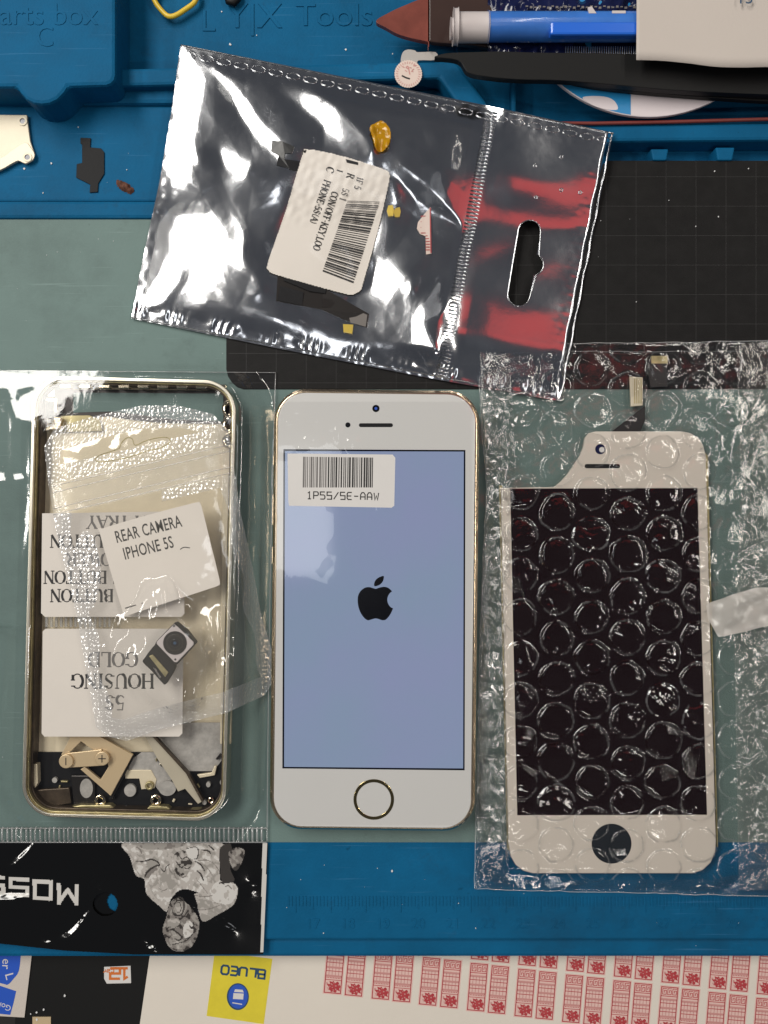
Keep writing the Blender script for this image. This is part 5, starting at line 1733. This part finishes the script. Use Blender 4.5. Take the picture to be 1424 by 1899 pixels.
# ================================================================== spare display in bubble wrap
sd = thing('spare_display', 'white bezelled spare phone display without home button, wrapped in bubble wrap', 'display', 1130, 1212, 1)
ZD = 3.4
bz = [(1085, 812), (1092, 803), (1105, 800), (1265, 800), (1280, 803), (1294, 811), (1304, 825), (1309, 845), (1318, 1200), (1328, 1560), (1327, 1580), (1318, 1600), (1303, 1614), (1285, 1620), (988, 1620), (970, 1615), (956, 1604), (947, 1588), (943, 1565), (936, 1240), (929, 905), (1028, 903), (1040, 893), (1052, 880), (1064, 863), (1075, 846), (1082, 829)]
mb = MB()
mb.prism(WP(bz, ZD), 1.6, ZD)
bzo = mb.build('bezel', M['bezel'], sd, .25, 3)
mb = MB()
mb.prism(WP([(1307, 838), (1313, 846), (1322, 1200), (1332, 1570), (1329, 1572), (1319, 1200)], 2.4), 1.0, 2.4)
mb.prism(WP([(926, 900), (932, 900), (939, 1240), (947, 1580), (941, 1575), (933, 1240)], 2.4), 1.0, 2.4)
mb.build('side_frame', M['olive'], sd, .15)
mb = MB()
mb.prism(WP([(946, 906), (1293.5, 905), (1302, 1200), (1311, 1511), (959, 1512), (952, 1200)], ZD), ZD - .1, ZD + .03)
mb.build('dark_panel', M['dark_display'], sd)
mb = MB()
mb.prism(WP(circ(1134, 1564.5, 37, 48), ZD), ZD - .1, ZD + .03)
mb.build('home_button_hole', M['navy_hole'], sd)
mb = MB()
mb.prism(WP(circ(1113, 833, 9.5, 28), ZD), ZD - .1, ZD + .03)
ch = mb.build('camera_hole', M['navy_film'], sd)
mb = MB()
mb.prism(WP(circ(1116, 834, 5, 20), ZD), ZD - .1, ZD + .06)
mb.build('lens', M['label_white'], ch)
mb = MB()
mb.prism(WP(caps(1088, 1146, 864.5, 4), ZD), ZD - .1, ZD + .03)
mb.build('earpiece_slot', M['black_plastic'], sd)
mb = MB()
mb.prism(WP([(1133, 801), (1196, 752), (1196, 780), (1187, 801)], 2.4), 2.0, 2.4)
mb.build('flex_tail', M['flex'], sd)
mb = MB()
mb.prism(WP([(1168, 698), (1192, 700), (1192, 752), (1170, 754)], 2.6), 1.6, 2.6)
cn = mb.build('connector', M['cream'], sd, .15)
mb = MB()
for k in range(4):
    mb.prism(WP([(1176 + k * 4, 702), (1177.6 + k * 4, 702), (1177.6 + k * 4, 748), (1176 + k * 4, 748)], 2.7), 2.6, 2.72)
mb.build('contact', M['olive'], cn)
mb = MB()
mb.prism(WP([(1200, 668), (1236, 668), (1238, 716), (1206, 718)], 2.4), 1.8, 2.4)
mb.build('flex_tab', M['flex'], sd)
mb = MB()
mb.prism(WP([(1208, 660), (1238, 660), (1238, 674), (1208, 674)], 2.5), 1.8, 2.5)
mb.build('flex_pad', M['olive'], sd)

bw = thing('bubble_wrap', 'clear crumpled bubble wrap sleeve round the spare display', 'bubble wrap', 1160, 1150, .6)
Lx = [(888, 642), (893, 800), (902, 900), (893, 1100), (886, 1350), (880, 1648)]
X, Y, U, V = coons([(888, 642), (1050, 638), (1250, 636), (1520, 630)], [(880, 1648), (1000, 1652), (1200, 1656), (1330, 1660), (1520, 1664)], Lx, [(1520, 630), (1520, 1664)], 330, 520)
x4, y4 = W(X, Y, 5)
CX, CY = 66.3, 77.0
best = np.full(X.shape, 9.0)
hmul = np.zeros(X.shape)
sx = np.full(X.shape, 0.0); sy = np.zeros(X.shape)
rs_ = np.random.RandomState(12)
wob = 1 + .022 * wave(x4, y4, 7, 160) + .015 * wave(x4, y4, 3.5, 161)
for i in range(-4, 7):
    for j in range(-8, 9):
        cx = 1097.6 + CX * i + rs_.uniform(-1.5, 1.5)
        cy = 1144 + CY * j + (38 if i % 2 else 0) + rs_.uniform(-2, 2)
        R = 33.5 + rs_.uniform(-1, 1.2)
        d = np.hypot((X - cx) * rs_.uniform(.95, 1.07), (Y - cy) * rs_.uniform(.95, 1.07)) / R * wob
        flat = rs_.uniform(.75, 1.1) if rs_.rand() > .14 else rs_.uniform(.2, .45)
        if cx < 960 or cx > 1330: flat *= rs_.uniform(.5, .9)
        k = d < best
        best = np.where(k, d, best)
        hmul = np.where(k, flat, hmul)
dome = ss((1.0 - best) / .16) * (1.0 - .3 * best ** 2)
under = 1.3 + 2.5 * ss(np.minimum.reduce([(X - 905) / 40, (1360 - X) / 45, (Y - 775) / 50, (1650 - Y) / 40]))
under = under + .6 * (1 - ss((Y - 690) / 60)) + 1.4 * ss((1050 - X) / 30) * ss((760 - Y) / 40)
crump = np.clip(ss((955 - X) / 40) + .28 * ss((X - 1322) / 40) + .7 * ss((Y - 1610) / 30) + .22 * ss((1090 - X) / 40) * ss((930 - Y) / 60), 0, 1)
rum = .30 * facets(x4, y4, 9, 61) + .34 * facets(x4, y4, 4.2, 62) + .12 * ridge(x4, y4, 6, 63, 2, 1.4)
fine = .02 * facets(x4, y4, 4.0, 64) * crump + .02 * wave(x4, y4, 9.0, 65)
ed = ss(np.minimum.reduce([U * 100, V * 160, (1 - V) * 160]) / 3)
hm = cellmid
zz = under + 1.35 * dome * hmul * (1 - .45 * crump) + crump * rum * .9 + fine * (1 + 1.6 * crump) + dome * .24 * facets(x4, y4, 4.6, 66) * np.clip(ss(wave(x4, y4, 12, 68) * 1.6 - .9) + .8 * (hmul < .5), 0, 1)
zz = .8 + (zz - .8) * (.25 + .75 * ed)
xx, yy = W(X, Y, zz)
bm = cellmid(best)
mi = np.where((np.abs(bm - .95) < .045) & (cellmid(wave(x4, y4, 6, 69)) > -.45), 2, 0)
mi = np.where(cellmid(crump) > .55, 1, mi)
mb = MB()
mb.grid(xx, yy, zz, mi)
mb.build('bubble_sheet', [M['bubble'], M['crumpled'], M['bubble_rim']], bw)
# flat back sheet of the sleeve, and its seams
X, Y, U, V = coons([(890, 640), (1520, 632)], [(882, 1646), (1520, 1660)], [(890, 640), (882, 1646)], [(1520, 632), (1520, 1660)], 120, 180)
x4, y4 = W(X, Y, 1)
zz = .75 + .12 * wave(x4, y4, 9, 71) + .15 * ridge(x4, y4, 6, 72)
back_bump = 2.3 * ss((1040 - X) / 60) * ss((770 - Y) / 50)
mb = MB()
mb.grid(*W(X, Y, 1), np.minimum(zz + back_bump, zz + 2.3))
mb.build('back_sheet', M['bubble'], bw)
mb = MB()
def seam(P, z, r):
    P = spline(P, 10, False)
    mb.tube([(*W(a + rnd.uniform(-1, 1), b + rnd.uniform(-1, 1), z), z + rnd.uniform(-.15, .15)) for a, b in P], r, 5)
seam([(888, 641), (1050, 637), (1250, 635), (1500, 630)], 1.6, .14)
seam([(890, 654), (1050, 652), (1250, 652), (1500, 650)], 3.0, .08)
seam([(888, 641), (893, 800), (902, 900), (893, 1100), (886, 1350), (880, 1648)], 1.4, .13)
seam([(880, 1648), (1000, 1652), (1200, 1656), (1330, 1660), (1500, 1664)], 1.3, .12)
mb.build('heat_seal', M['zip_film'], bw)
# crumpled overlap folds on both long sides
for name, T, Bm, Lf, Rt, sd_, z0 in (('overlap_fold', [(1366, 642), (1520, 640)], [(1370, 1650), (1520, 1650)], [(1366, 642), (1374, 900), (1362, 1200), (1370, 1650)], [(1520, 640), (1520, 1650)], 81, 4.6),
                                    ('overlap_fold', [(890, 655), (945, 655)], [(884, 1630), (944, 1640)], [(890, 655), (904, 900), (894, 1100), (884, 1630)], [(945, 655), (958, 900), (938, 1200), (944, 1640)], 82, 3.2)):
    X, Y, U, V = coons(T, Bm, Lf, Rt, 90, 420)
    x4, y4 = W(X, Y, 4)
    ee = ss(np.minimum(U, 1 - U) * 8)
    zz = z0 + ee * (.36 * facets(x4, y4, 9, sd_) + .40 * facets(x4, y4, 4, sd_ + 5) + .2 * facets(x4, y4, 2.2, sd_ + 9) + .4 * wave(x4, y4, 14, sd_ + 3))
    mb = MB()
    mb.grid(*W(X, Y, zz), zz)
    mb.build(name, M['milky_crumple' if X.mean() > 1200 else 'crumpled'], bw)
tpx = MB()
X, Y, U, V = coons([(1314, 1122), (1350, 1106), (1400, 1090), (1520, 1086)], [(1334, 1182), (1380, 1172), (1424, 1160), (1520, 1150)], [(1314, 1122), (1318, 1150), (1334, 1182)], [(1520, 1086), (1520, 1150)], 60, 30)
x4, y4 = W(X, Y, 8)
tpx.grid(*W(X, Y, 8), 7.9 + .25 * wave(x4, y4, 6, 90) - 2 * ss((1345 - X) / 30))
tag(tpx.build('tape_strip', M['tape']), 'strip of frosted tape closing the bubble wrap edge', 'tape')
